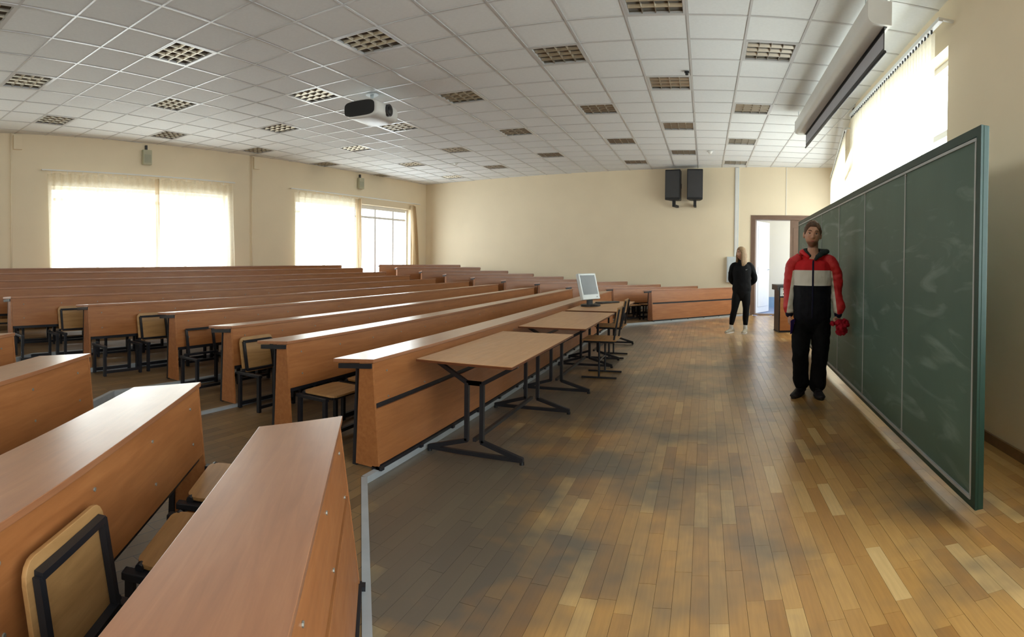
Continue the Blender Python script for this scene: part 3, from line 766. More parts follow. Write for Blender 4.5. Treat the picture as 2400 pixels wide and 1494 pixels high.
# ------------------------------------------------------------------ ceiling projector
pj = thing('projector', 'white ceiling projector with black side grille under the tiles', 'projector', (-4.58, 6.82, 3.44), math.radians(2))
def superell(cx, cz, rx, rz, n=28, e=3.2):
    o = []
    for q in range(n):
        a = 2 * PI * q / n; c, s = math.cos(a), math.sin(a)
        o.append((cx + rx * abs(c) ** (2 / e) * (1 if c >= 0 else -1), cz + rz * abs(s) ** (2 / e) * (1 if s >= 0 else -1)))
    return o
# body: local +x is the lens side, rounded box
rg = []
for yy, sc in ((-0.26, 0.86), (-0.252, 0.95), (-0.22, 1), (0.22, 1), (0.252, 0.95), (0.26, 0.86)):
    rg.append([Vector((x, yy, z)) for x, z in superell(0, 0, 0.24 * sc, 0.115 * sc)])
ob('body', MB().rings(rg), M['whitepl'], pj, smooth=True)
pj.scale = (1.15, 1.15, 1.15)
ob('side_grille', MB().extr([(x - 0.02, z + 0.004) for x, z in superell(0, 0, 0.215, 0.092, e=4)], 1, -0.272, -0.24), M['black'], pj)
ln = ob('lens_ring', MB().tube([(0.225, 0.0, 0.0), (0.26, 0.0, 0.0)], 0.075, 24), M['dgrey'], pj)
ob('lens_glass', MB().ell((0.262, 0, 0), (0.012, 0.055, 0.055)), M['black'], ln, smooth=True)
ob('mount_plate', MB().box(-0.1, 0.1, -0.1, 0.1, 0.116, 0.126), M['lgrey'], pj)
ob('mount_pole', MB().tube([(0, 0, 0.126), (0, 0, (ZC - 3.44) / 1.15 - 0.012)], 0.022, 12), M['lgrey'], pj, smooth=True)
ob('ceiling_plate', MB().tube([(0, 0, (ZC - 3.44) / 1.15 - 0.012), (0, 0, (ZC - 3.44) / 1.15 - 0.002)], 0.08, 16), M['lgrey'], pj)

# ------------------------------------------------------------------ small tables in front of the first desk
def table(label, x0, x1, y0, y1, z=0.668):
    r = thing('small_table', label, 'table', ((x0 + x1) / 2, (y0 + y1) / 2, 0), PI / 2)
    L, Wd = y1 - y0, x1 - x0     # local x = world +y, local y = world -x
    tp = ob('tabletop', MB().box(-L / 2, L / 2, -Wd / 2, Wd / 2, z - 0.018, z), M['tabletop'], r, bevel=0.002)
    ob('edge_band', MB().box(-L / 2 - 0.002, L / 2 + 0.002, -Wd / 2 - 0.002, Wd / 2 + 0.002, z - 0.0175, z - 0.003), M['edge'], tp)
    for e in (-L / 2 + 0.2, L / 2 - 0.16):
        lg = MB()
        for s in (-0.055, 0.055): lg.box(e - 0.014, e + 0.014, s - 0.014, s + 0.014, 0.11, 0.5)
        ob('post', lg, M['steel'], r)
        ar = MB()
        for s in (-1, 1):
            ar.bar((e, s * 0.055, 0.5), (e, s * 0.3, z - 0.03), 0.026, 0.026)
            ar.bar((e, s * 0.055, 0.5), (e, -s * 0.055, 0.5), 0.026, 0.026)
        ar.box(e - 0.014, e + 0.014, -0.3, 0.3, z - 0.03, z - 0.018)
        ob('top_arm', ar, M['steel'], r)
        ft = MB()
        for s in (-1, 1): ft.bar((e, s * 0.05, 0.115), (e, s * 0.34, 0.03), 0.028, 0.028)
        ft.bar((e, -0.345, 0.028), (e, 0.345, 0.028), 0.026, 0.026)
        ob('foot_frame', ft, M['steel'], r)
        for s in (-1, 1): ob('foot_pad', MB().tube([(e, s * 0.335, 0), (e, s * 0.335, 0.02)], 0.016, 10), M['black'], r)
    ob('stretcher', MB().bar((-L / 2 + 0.2, 0, 0.12), (L / 2 - 0.16, 0, 0.12), 0.024, 0.024), M['steel'], r)
    return r
table('small tan table beside the aisle end of the front desk, nothing on it', -1.815, -1.15, 3.24, 4.86)
table('small tan table between the other two, a chair tucked under it', -1.81, -1.13, 5.28, 7.02)
table('small tan table carrying the monitor', -1.81, -1.13, 7.2, 9.05)

# monitor on the last table
mo = thing('monitor', 'old silver flat monitor on black foot, screen dark, on the last small table', 'monitor', (-1.63, 7.95, 0.669), math.radians(64))
mo.scale = (1.22, 1.22, 1.22)
Rt = Matrix.Rotation(math.radians(-15), 3, 'X')
def mt(mb):
    mb.v = [tuple(Rt @ Vector(v) + Vector((0, 0, 0.075))) for v in mb.v]; return mb
cs = ob('bezel', mt(MB().box(-0.165, 0.165, -0.02, 0.02, 0.0, 0.315)), M['silver'], mo, bevel=0.006)
ob('screen', mt(MB().box(-0.136, 0.136, -0.0225, -0.0205, 0.06, 0.292)), M['lcd'], mo)
ob('back_shell', mt(MB().box(-0.12, 0.12, 0.021, 0.06, 0.05, 0.27)), M['dgrey'], mo, bevel=0.01)
ob('neck', MB().box(-0.04, 0.04, 0.0, 0.03, 0.02, 0.16), M['black'], mo)
ob('foot', MB().rings([[Vector((0.14 * math.cos(2 * PI * q / 24), 0.0 + 0.1 * math.sin(2 * PI * q / 24), z)) for q in range(24)] for z in (0.0, 0.014, 0.022)]), M['black'], mo, smooth=False)
ob('button', mt(MB().box(0.1, 0.12, -0.0225, -0.0205, 0.025, 0.033)), M['dgrey'], mo)
kb = tag(ob('keyboard', MB().box(-0.2, 0.2, -0.07, 0.07, 0, 0.02), M['black'], None, bevel=0.004, loc=(-1.5, 8.62, 0.669), rz=math.radians(55)), 'black flat keyboard lying beside the monitor', 'keyboard')
cbl = tag(ob('monitor_cable', MB().tube([(-1.6, 8.18, 0.70), (-1.66, 8.3, 0.675), (-1.74, 8.5, 0.675), (-1.78, 8.7, 0.675)], 0.004, 6), M['black'], None), 'thin black cable trailing behind the monitor', 'cable')

# two sled-base chairs at the tables
def sled_chair(label, x, y, rz):
    r = thing('sled_chair', label, 'chair', (x, y, 0), rz, 'chairs at the small tables')
    # local +y is where the sitter faces
    for s in (-1, 1):
        X = s * 0.19
        ob('runner', MB().tube([(X, -0.2, 0.012), (X, 0.2, 0.012)], 0.011, 8), M['steel'], r)
        ob('leg', MB().tube([(X, 0.0, 0.012), (X, 0.0, 0.41)], 0.012, 8), M['steel'], r)
        ob('back_post', MB().tube([(X * 0.95, -0.16, 0.41), (X * 0.9, -0.22, 0.78)], 0.011, 8), M['steel'], r)
        ob('seat_rail', MB().tube([(X, -0.17, 0.41), (X, 0.18, 0.41)], 0.011, 8), M['steel'], r)
    ob('crossbar', MB().tube([(-0.19, 0, 0.2), (0.19, 0, 0.2)], 0.009, 8), M['steel'], r)
    ob('seat_board', MB().box(-0.2, 0.2, -0.19, 0.2, 0.421, 0.436), M['ply'], r, bevel=0.005)
    mbk = MB(); Rk = Matrix.Rotation(math.radians(9), 3, 'X')
    mbk.cbox((0, -0.19, 0.7), (0.36, 0.014, 0.2), Rk)
    ob('backrest', mbk, M['ply'], r, bevel=0.005)
    return r
sled_chair('black sled-base chair with plywood seat between the second and third tables', -1.17, 6.4, math.radians(90))
sled_chair('black sled-base chair pushed deep under the monitor table', -1.28, 7.7, math.radians(90))

# ------------------------------------------------------------------ lectern by the door
lc = thing('lectern', 'wooden lectern with black top and grey socket panel beside the chalkboard end', 'lectern', (1.63, 10.85, 0), math.radians(6))
ob('carcass', MB().box(-0.245, 0.245, -0.2, 0.2, 0.02, 0.86), M['steel'], lc)
ob('front_board', MB().box(-0.225, 0.06, -0.212, -0.2005, 0.035, 0.66), M['beech'], lc, bevel=0.002)
ob('front_board', MB().box(0.075, 0.225, -0.212, -0.2005, 0.035, 0.66), M['beech'], lc, bevel=0.002)
sp = ob('socket_panel', MB().box(-0.225, 0.225, -0.212, -0.2005, 0.69, 0.86), M['lgrey'], lc, bevel=0.002)
for a in (-0.16, -0.05):
    for z in (0.735, 0.815):
        k = ob('socket', MB().box(a - 0.03, a + 0.03, -0.22, -0.2125, z - 0.03, z + 0.03), M['whitepl'], sp, bevel=0.003)
        ob('socket_hole', MB().tube([(a, -0.223, z), (a, -0.2202, z)], 0.014, 12), M['dgrey'], sp)
ob('top', MB().box(-0.29, 0.28, -0.25, 0.24, 0.862, 0.905).box(-0.29, -0.25, -0.25, 0.24, 0.8, 0.8615), M['dgrey'], lc, bevel=0.004)
ob('plinth', MB().box(-0.25, 0.25, -0.215, 0.2, 0.0, 0.019), M['steel'], lc)
tag(ob('lectern_cable', MB().tube([(1.78, 10.62, 0.012), (1.84, 10.5, 0.008), (1.95, 10.46, 0.008), (2.05, 10.6, 0.008)], 0.006, 6), M['black'], None), 'black cable looping on the floor by the lectern', 'cable')

# ------------------------------------------------------------------ doorway, corridor, things on the far wall
dr = WB.empty('door_1', DOOR[0]); struct(dr, 'double doorway with one white leaf open to the corridor')
DW = DOOR[1] - DOOR[0]
ob('door_frame', MB().box(0, 0.06, -0.02, 0.31, 0, 2.46).box(DW - 0.06, DW, -0.02, 0.31, 0, 2.46).box(0.06, DW - 0.06, -0.02, 0.31, 2.4, 2.46), M['brown'], dr, bevel=0.003)
ob('architrave', MB().box(-0.05, 0.0, -0.022, -0.001, 0, 2.51).box(0.0, DW, -0.022, -0.001, 2.461, 2.51), M['brown'], dr)
ob('threshold', MB().box(0.06, DW - 0.06, -0.01, 0.31, 0.0005, 0.018), M['skirt'], dr)
fx = 0.93
lf = ob('fixed_leaf', MB().box(fx, DW - 0.062, 0.02, 0.06, 0.02, 2.398), M['brown'], dr)
for z0, z1 in ((0.2, 1.0), (1.2, 2.2)): ob('leaf_panel', MB().box(fx + 0.08, DW - 0.13, 0.008, 0.0195, z0, z1), M['brown'], lf, bevel=0.006)
# open leaf, hinged at the left jamb, swung out into the corridor
leaf = bpy.data.objects.new('open_leaf', None); COL.objects.link(leaf); leaf.parent = dr; leaf.location = (0.065, 0.29, 0.02); leaf.rotation_euler = (0, 0, math.radians(71))
ob('leaf_slab', MB().box(0, 0.84, 0.0, 0.04, 0, 2.37), M['doorwhite'], leaf, bevel=0.003)
for z0, z1 in ((0.15, 0.85), (1.0, 1.2), (1.35, 2.25)): ob('leaf_panel', MB().box(0.1, 0.74, -0.012, -0.0005, z0, z1), M['doorwhite'], leaf, bevel=0.006)
ob('door_handle', MB().tube([(0.79, -0.001, 1.12), (0.79, -0.05, 1.12), (0.66, -0.055, 1.12)], 0.01, 8), M['alu'], leaf)
ob('pull_handle', MB().tube([(0.8, 0.041, 1.28), (0.8, 0.09, 1.3), (0.8, 0.09, 1.5), (0.8, 0.041, 1.52)], 0.012, 8), M['rust'], leaf)
# corridor
c0, c1 = DOOR[0] - 1.4, DOOR[1] + 0.9
def wb(name, mb, mat, label=None): o = ob(name, mb, mat, None, loc=(pB0.x, pB0.y, 0), rz=WB.rz); return struct(o, label)
wb('floor_corridor', MB().box(c0, c1, 0.3, 3.0, -0.05, 0.0), M['bluefloor'], 'blue linoleum of the corridor')
wb('wall_corridor_far', MB().box(c0, c1, 2.7, 2.85, 0.0, 3.0), M['wallw'], 'pale corridor wall beyond the door')
wb('wall_corridor_side', MB().box(c0 - 0.15, c0, 0.3, 2.85, 0.0, 3.0), M['wallw'])
wb('wall_corridor_end', MB().box(c1, c1 + 0.15, 0.3, 2.85, 0.0, 0.9).box(c1, c1 + 0.15, 0.3, 2.85, 2.55, 3.0).box(c1, c1 + 0.15, 0.3, 0.7, 0.9, 2.55).box(c1, c1 + 0.15, 2.4, 2.85, 0.9, 2.55), M['wallw'])
wb('trim_corridor', MB().box(c0, c1, 2.685, 2.7, 0.0, 0.3), M['bluewall'], 'blue dado along the corridor wall')
wb('ceiling_corridor', MB().box(c0 - 0.15, c1 + 0.15, 0.3, 2.85, 3.0, 3.1), M['wallw'])
portal('window_portal', WB.at(c1 - 0.02, 1.55, 1.72), (-WB.d.x, -WB.d.y, 0), 1.7, 1.65)

def on_b(name, x, label, cat, z=0, group=None):
    r = WB.empty(name, sB(x), 0, z); tag(r, label, cat, group); return r
for i, (x, rzz, lab) in enumerate(((-0.74, -4, 'black loudspeaker box high on the far wall, further from the white conduit'), (-0.22, 10, 'black loudspeaker box high on the far wall, nearer the white conduit'))):
    r = on_b('loudspeaker', x, lab, 'loudspeaker', 2.86, 'pair of wall loudspeakers')
    r.location = WB.at(sB(x), -0.3, 2.86); r.rotation_euler.z += math.radians(rzz)
    pr = [(-0.2, -0.17), (0.2, -0.17), (0.13, 0.17), (-0.13, 0.17)]
    ob('cabinet', MB().prism(pr, 0.0, 0.76), M['black'], r, bevel=0.02)
    ob('grille', MB().box(-0.175, 0.175, -0.182, -0.1705, 0.06, 0.72), M['dgrey'], r, bevel=0.004)
    ob('wall_bracket', MB().box(-0.03, 0.03, 0.0, 0.28, -0.16, -0.1).box(-0.035, 0.035, -0.06, 0.0, -0.16, -0.001), M['black'], r)
    ob('handle', MB().box(0.14, 0.17, -0.06, 0.06, 0.3, 0.42), M['dgrey'], r)
cnd = on_b('cable_conduit', 0.78, 'flat white cable conduit running from ceiling to the grey box', 'conduit')
ob('duct', MB().box(-0.05, 0.05, -0.03, -0.0005, 1.47, ZC - 0.002), M['lgrey'], cnd, bevel=0.003)
ob('cover_line', MB().box(-0.035, 0.035, -0.034, -0.0302, 1.48, ZC - 0.01), M['whitepl'], cnd)
eb = on_b('electrical_box', 0.78, 'light grey wall cabinet behind the woman, below the conduit', 'cabinet', 0.82)
ob('box_body', MB().box(-0.22, 0.22, -0.13, -0.0005, 0, 0.64), M['lgrey'], eb, bevel=0.004)
d_ = ob('box_door', MB().box(-0.195, 0.195, -0.142, -0.1305, 0.03, 0.61), M['lgrey'], eb, bevel=0.003)
ob('door_seam', MB().box(-0.19, 0.19, -0.1435, -0.1421, 0.24, 0.245), M['dgrey'], d_)
ob('box_lock', MB().tube([(0.15, -0.15, 0.32), (0.15, -0.142, 0.32)], 0.012, 10), M['dgrey'], d_)
w_ = on_b('wall_wire', 2.0, 'thin white wire running down the far wall above the doorway', 'wire', 2.5)
ob('wire', MB().box(-0.006, 0.006, -0.012, -0.0005, 0.0, ZC - 2.502), M['whitepl'], w_)

# things on the window wall
def on_a(name, y, label, cat, z=0):
    r = WA.empty(name, sA(y), 0, z); tag(r, label, cat); return r
for y, lab in ((9.16, 'thin painted heating pipe on the wall between the two curtained windows'), (3.62, 'thin painted heating pipe near the frame-side edge of the curtained window')):
    r = on_a('heating_pipe', y, lab, 'pipe')
    ob('pipe', MB().tube([(0, -0.05, 0.35), (0, -0.05, ZC - 0.003)], 0.016, 10), M['wall'], r, smooth=True)
    ob('pipe_clip', MB().box(-0.022, 0.022, -0.03, -0.0005, 1.9, 1.93), M['wall'], r)
    ob('pipe_box', MB().box(0.05, 0.22, -0.06, -0.0005, ZC - 0.3, ZC - 0.03), M['wall'], r, bevel=0.004)
for y, lab in ((6.45, 'small grey-green wall unit hanging above the fully curtained window'), (12.9, 'small grey-green wall unit hanging above the half uncovered window')):
    r = on_a('wall_unit', y, lab, 'wall unit', 3.26)
    ob('unit_body', MB().box(-0.1, 0.1, -0.1, -0.02, 0, 0.3), plain('grey_green_unit', lin(178, 176, 150), 0.5), r, bevel=0.01)
    ob('unit_grille', MB().box(-0.075, 0.075, -0.108, -0.1005, 0.04, 0.2), plain('grey_green_dark', lin(158, 158, 136), 0.5), r)
    ob('unit_bracket', MB().box(-0.02, 0.02, -0.05, -0.0005, 0.3, 0.4), M['dgrey'], r)

# small fittings on the ceiling
for x, y, lab in ((-6.0, 12.64, 'small white smoke detector on the ceiling above the middle desks'), (0.08, 12.2, 'small white smoke detector on the ceiling near the loudspeakers')):
    r = thing('smoke_detector', lab, 'smoke detector', (x, y, ZC - 0.002))
    ob('base', MB().tube([(0, 0, 0), (0, 0, -0.02)], 0.055, 16), M['whitepl'], r)
    ob('sensor', MB().tube([(0, 0, -0.0205), (0, 0, -0.05)], [0.045, 0.025], 16), M['whitepl'], r)
r = thing('ceiling_sensor', 'tiny black sensor on the ceiling beside a louvre lamp', 'sensor', (-0.26, 7.1, ZC - 0.002))
ob('plate', MB().box(-0.03, 0.03, -0.03, 0.03, -0.01, 0), M['black'], r)
ob('eye', MB().tube([(0, 0, -0.0105), (0, 0, -0.04)], 0.02, 12), M['black'], r)
# scrap of paper on the platform
vs = []
tag(ob('paper_scrap', MB().ell((0, 0, 0.018), (0.035, 0.03, 0.018), nu=9, nv=6), M['white'], None, loc=(-4.82, 3.06, ZT[2] + 0.0005)), 'crumpled white paper scrap on the step by the middle desks', 'paper')

# ------------------------------------------------------------------ people
def fabric(name, col, rough=0.8, var=0.12, scale=14, bump=0.5, bscale=22): return plain(name, col, rough, 0, var, scale, bump, bscale, 0.2)
def skin_mat(name, col, stubble=None):
    m, nt, b = newmat(name); L = nt.links
    tc = nd(nt, 'ShaderNodeTexCoord'); n = nd(nt, 'ShaderNodeTexNoise'); n.inputs['Scale'].default_value = 40; L.new(tc.outputs['Object'], n.inputs['Vector'])
    r = ramp(nt, [(0.3, tuple(c * 0.9 for c in col[:3]) + (1,)), (0.7, col)]); L.new(n.outputs['Fac'], r.inputs[0])
    out = r.outputs[0]
    if stubble:
        # short beard: along jaw and chin, object space
        z0, z1, ymax = stubble
        sx = nd(nt, 'ShaderNodeSeparateXYZ'); L.new(tc.outputs['Object'], sx.inputs[0])
        f = nd(nt, 'ShaderNodeMapRange'); f.inputs['From Min'].default_value = z1; f.inputs['From Max'].default_value = z1 - 0.02; L.new(sx.outputs[2], f.inputs['Value'])
        g = nd(nt, 'ShaderNodeMapRange'); g.inputs['From Min'].default_value = z0 - 0.012; g.inputs['From Max'].default_value = z0; L.new(sx.outputs[2], g.inputs['Value'])
        p = nd(nt, 'ShaderNodeMath', operation='MULTIPLY'); L.new(f.outputs[0], p.inputs[0]); L.new(g.outputs[0], p.inputs[1])
        q = nd(nt, 'ShaderNodeMath', operation='MULTIPLY'); q.inputs[1].default_value = 0.7; L.new(p.outputs[0], q.inputs[0])
        mx = nd(nt, 'ShaderNodeMixRGB'); mx.inputs[2].default_value = lin(86, 58, 44); L.new(q.outputs[0], mx.inputs[0]); L.new(out, mx.inputs[1]); out = mx.outputs[0]
    L.new(out, b.inputs['Base Color']); b.inputs['Roughness'].default_value = 0.5
    b.inputs['Subsurface Weight'].default_value = 0.06; b.inputs['Subsurface Radius'].default_value = (0.01, 0.004, 0.002)
    return m
def ring(c, rx, ry, n=20, d=None, roll=0):
    c = Vector(c)
    if d is None: return [c + Vector((rx * math.cos(2 * PI * k / n), ry * math.sin(2 * PI * k / n), 0)) for k in range(n)]
    d = Vector(d).normalized(); u = Vector((1, 0, 0)); u = (u - d * u.dot(d)).normalized(); w = d.cross(u)
    return [c + u * rx * math.cos(2 * PI * k / n) + w * ry * math.sin(2 * PI * k / n) for k in range(n)]
def limb(mb, pts, rad, n=16):
    """tapered, round-ended limb through pts; rad = (rx, ry) or r for each point"""
    pts = [Vector(p) for p in pts]; R = [(r if isinstance(r, tuple) else (r, r)) for r in rad]
    dirs = [(pts[min(i + 1, len(pts) - 1)] - pts[max(i - 1, 0)]).normalized() for i in range(len(pts))]
    rg = []
    e = min(R[0]); d = dirs[0]
    for f in (0.95, 0.75, 0.4): rg.append(ring(pts[0] - d * e * f, R[0][0] * math.sqrt(1 - f * f), R[0][1] * math.sqrt(1 - f * f), n, d))
    for p, r, d in zip(pts, R, dirs): rg.append(ring(p, r[0], r[1], n, d))
    e = min(R[-1]); d = dirs[-1]
    for f in (0.4, 0.75, 0.95): rg.append(ring(pts[-1] + d * e * f, R[-1][0] * math.sqrt(1 - f * f), R[-1][1] * math.sqrt(1 - f * f), n, d))
    return mb.rings(rg)
def smoothed(pts, rad, sub=4):
    """Catmull-Rom through points and radii"""
    P = [Vector(p) for p in pts]; R = [Vector((r[0], r[1])) if isinstance(r, tuple) else Vector((r, r)) for r in rad]
    op, orr = [], []
    for i in range(len(P) - 1):
        def cr(A, t):
            a, b, c, d = A[max(i - 1, 0)], A[i], A[i + 1], A[min(i + 2, len(A) - 1)]
            return 0.5 * ((2 * b) + (c - a) * t + (2 * a - 5 * b + 4 * c - d) * t * t + (3 * b - a - 3 * c + d) * t ** 3)
        for s in range(sub):
            op.append(cr(P, s / sub)); v = cr(R, s / sub); orr.append((max(v.x, 0.004), max(v.y, 0.004)))
    op.append(P[-1]); orr.append((R[-1].x, R[-1].y)); return op, orr
TMP = None
def solid(name, mb, vox, mat, parent, sm=3, fac=0.5, disp=0.0, dscale=9.0):
    """fuse overlapping closed pieces into one continuous surface"""
    global TMP
    me = mb.mesh(name); o = bpy.data.objects.new(name, me)
    if TMP is None: TMP = bpy.data.scenes.new('workbench')
    TMP.collection.objects.link(o)
    md = o.modifiers.new('r', 'REMESH'); md.mode = 'VOXEL'; md.voxel_size = vox; md.use_smooth_shade = True
    s = o.modifiers.new('s', 'SMOOTH'); s.iterations = sm; s.factor = fac
    TMP.view_layers[0].update(); dg = TMP.view_layers[0].depsgraph; m2 = bpy.data.meshes.new_from_object(o.evaluated_get(dg)); m2.name = name
    bpy.data.objects.remove(o)
    if disp:
        cn = [(v.co.copy(), v.normal.copy()) for v in m2.vertices]; flat = []
        for p, nr in cn:
            q_ = Vector((p.x * dscale + p.z * 2.0, p.y * dscale, p.z * dscale * 0.8 + p.x * 3.0)); k = 0.6 - 1.6 * abs(noise.noise(q_)) + 0.5 * noise.noise(p * dscale * 2.1)
            flat += list(p + nr * k * disp)
        m2.vertices.foreach_set('co', flat); m2.update()
    for p in m2.polygons: p.use_smooth = True
    m2.materials.clear(); m2.materials.append(mat)
    o = bpy.data.objects.new(name, m2); COL.objects.link(o); o.parent = parent
    return o
def head_point(dx, dy, dz, S=1.0):
    """unit direction -> head surface (face looks to -y), centre of the head at origin"""
    a, b, c = 0.074, 0.094, 0.117
    x, y, z = a * dx, b * dy, c * dz
    low = max(0.0, -dz)
    x *= 1 - 0.30 * low ** 1.6
    if dy > 0: y *= 1 - 0.45 * low ** 1.3
    else: y *= 1 - 0.10 * low ** 2
    if dy < 0: y *= 1 - 0.06 * (abs(dx) < 0.5)* 0
    if dz > 0.55: z *= 1 - 0.04
    if dy < 0:
        g = lambda v, s: math.exp(-(v / s) ** 2)
        f = g(x, 0.0095)
        nz = 0.0
        if -0.042 < z < 0.03:
            t = (0.03 - z) / 0.062; nz = 0.024 * t ** 1.1 if z > -0.028 else 0.024 * (z + 0.042) / 0.014 * 0.95
        y -= f * max(0, nz) * 1.12
        y -= 0.008 * g(abs(x) - 0.012, 0.007) * g(z + 0.026, 0.009)        # nostril wings
        y += 0.012 * g(abs(x) - 0.031, 0.014) * g(z - 0.012, 0.011)       # eye sockets
        y -= 0.006 * g(abs(x) - 0.028, 0.022) * g(z - 0.031, 0.008)        # brow
        y -= 0.004 * g(x, 0.021) * g(z + 0.055, 0.005)                     # upper lip
        y -= 0.005 * g(x, 0.018) * g(z + 0.067, 0.005)                     # lower lip
        y += 0.004 * g(x, 0.022) * g(z + 0.0612, 0.0022)
        y -= 0.009 * g(x, 0.02) * g(z + 0.097, 0.013)                      # chin
        y -= 0.004 * g(abs(x) - 0.042, 0.014) * g(z + 0.012, 0.016)        # cheekbone
    return Vector((x, y, z)) * S
def head_mesh(mb, C, S=1.0, Rt=None, nu=72, nv=56, fn=None, keep=None, off=0.0):
    C = Vector(C); rg = []
    for j in range(1, nv):
        t = PI * j / nv; r = []
        for k in range(nu):
            a = 2 * PI * k / nu; d = Vector((math.sin(t) * math.cos(a), math.sin(t) * math.sin(a), -math.cos(t)))
            p = head_point(d.x, d.y, d.z, S)
            r.append((Rt @ p if Rt else p) + C)
        rg.append(r)
    return mb.rings(rg)
def hair_cap(mb, C, S, Rt, line, thick, nu=64, nv=40, wob=0.004, seed=0):
    """closed shell over the part of the skull above the hairline line(ax) where ax = angle from the face"""
    rg = []; C = Vector(C)
    outer, inner = [], []
    for j in range(nv + 1):
        ro, ri = [], []
        for k in range(nu):
            a = 2 * PI * k / nu                       # 0 = +x
            ax = abs((a - 1.5 * PI + PI) % (2 * PI) - PI)      # 0 at face (-y), PI at back
            z0 = line(ax); t0 = math.acos(max(-1, min(1, -z0)))
            t = t0 + (PI * 0.999 - t0) * j / nv
            d = Vector((math.sin(t) * math.cos(a), math.sin(t) * math.sin(a), -math.cos(t)))
            p = head_point(d.x, d.y, d.z, S); u = j / nv
            w = thick(ax, u) + wob * noise.noise(Vector((d.x * 7 + seed, d.y * 7, d.z * 5)))
            po, pi_ = p + d * w, p - d * 0.004
            ro.append((Rt @ po if Rt else po) + C); ri.append((Rt @ pi_ if Rt else pi_) + C)
        outer.append(ro); inner.append(ri)
    return mb.rings(inner[::-1] + outer)
def hand(mb, wrist, d, side, S=1.0, curl=0.5, fwd=Vector((0, -1, 0)), fingers=None):
    """wrist -> along d; side = direction of the thumb; fingers curl towards `inn`"""
    wrist = Vector(wrist); d = Vector(d).normalized(); th = Vector(side).normalized(); th = (th - d * th.dot(d)).normalized(); inn = Vector(fwd); inn = (inn - d * inn.dot(d) - th * inn.dot(th)).normalized()
    L = 0.085 * S
    # palm: flattened loft
    rg = []
    for f, w, t in ((-0.25, 0.025, 0.02), (0, 0.027, 0.018), (0.3, 0.036, 0.016), (0.7, 0.041, 0.015), (1.0, 0.040, 0.013), (1.08, 0.034, 0.009)):
        c = wrist + d * L * f
        rg.append([c + th * w * S * math.cos(2 * PI * k / 16) + inn * t * S * math.sin(2 * PI * k / 16) for k in range(16)])
    mb.rings(rg)
    for i, (o, ln) in enumerate(((0.030, 0.070), (0.010, 0.078), (-0.011, 0.072), (-0.030, 0.056))):
        p = wrist + d * L * 0.95 + th * o * S; pts = [p - d * 0.01]; ang = 0.15; seg = ln * S / 3
        for q in range(3):
            ang += curl * (0.55, 0.9, 0.6)[q]
            p = p + (d * math.cos(ang) + inn * math.sin(ang)) * seg * (1.15, 1.0, 0.85)[q]; pts.append(p)
        limb(mb, pts, [0.0098 * S, 0.0095 * S, 0.0088 * S, 0.0076 * S], 10)
    p = wrist + d * L * 0.3 + th * 0.03 * S
    pts = [p - th * 0.012, p + (th * 0.7 + d * 0.8 + inn * 0.2).normalized() * 0.032 * S]
    pts.append(pts[-1] + (th * 0.15 + d * 0.9 + inn * (0.3 + 0.5 * curl)).normalized() * 0.03 * S)
    pts.append(pts[-1] + (d * 0.8 - th * 0.1 + inn * (0.4 + 0.7 * curl)).normalized() * 0.024 * S)
    limb(mb, pts, [0.015 * S, 0.0118 * S, 0.0105 * S, 0.0088 * S], 10)
    return mb
def eyes(root, C, S, Rt, iris):
    for s in (-1, 1):
        def P(x, y, z): return (Rt @ (Vector((x, y, z)) * S)) + Vector(C)
        e = ob('eye', MB().ell(P(s * 0.031, -0.069, 0.011), (0.0135 * S, 0.0115 * S, 0.0092 * S)), M['eyewhite'], root, smooth=True)
        ob('iris', MB().ell(P(s * 0.031, -0.0792, 0.0112), (0.0062 * S, 0.0025 * S, 0.0066 * S)), iris, e, smooth=True)
        lid = MB(); lid.tube([P(s * (0.031 + 0.0155 * q), -0.0795 + 0.007 * abs(q) ** 2, 0.0192 - 0.006 * q * q) for q in (-1, -0.5, 0, 0.5, 1)], [0.0022, 0.0034, 0.0038, 0.0034, 0.0022], 6)
        ob('eyelid', lid, M['lid'], root, smooth=True)
        br = MB(); br.tube([P(s * (0.012 + 0.036 * q), -0.0895 + 0.016 * q * q, 0.0305 + 0.008 * math.sin(q * 2.6)) for q in (0, 0.25, 0.5, 0.75, 1)], [0.003, 0.0042, 0.0042, 0.0034, 0.002], 6)
        ob('eyebrow', br, M['brow'], root, smooth=True)
def mouth(root, C, S, Rt):
    def P(x, y, z): return (Rt @ (Vector((x, y, z)) * S)) + Vector(C)
    m = MB(); m.tube([P(0.024 * q, -0.0868 + 0.011 * q * q, -0.0568 - 0.002 * q * q) for q in (-1, -0.6, -0.2, 0.2, 0.6, 1)], [0.0015, 0.0032, 0.004, 0.004, 0.0032, 0.0015], 8)
    m.tube([P(0.021 * q, -0.0872 + 0.011 * q * q, -0.0658 + 0.004 * q * q) for q in (-1, -0.6, -0.2, 0.2, 0.6, 1)], [0.0015, 0.0036, 0.0044, 0.0044, 0.0036, 0.0015], 8)
    ob('lips', m, M['lip'], root, smooth=True)
M['eyewhite'] = plain('eye_white', lin(206, 200, 192), 0.3)
M['iris'] = plain('iris_dark', lin(52, 40, 32), 0.25)
M['lid'] = plain('eyelid_skin', lin(150, 104, 84), 0.6)
M['brow'] = plain('brow_hair', lin(74, 52, 38), 0.8)
M['lip'] = plain('lip_skin', lin(164, 100, 88), 0.5)
M['red'] = fabric('red_nylon', lin(196, 34, 40), 0.5)
M['offw'] = fabric('white_nylon', lin(214, 212, 204), 0.55)
M['navy'] = fabric('navy_nylon', lin(24, 28, 42), 0.6)
M['navyk'] = fabric('navy_knit', lin(26, 26, 48), 0.85)
M['hood'] = fabric('hood_grey_green', lin(44, 54, 54), 0.8)
M['trous'] = fabric('black_trouser_cloth', lin(12, 12, 14), 0.9)
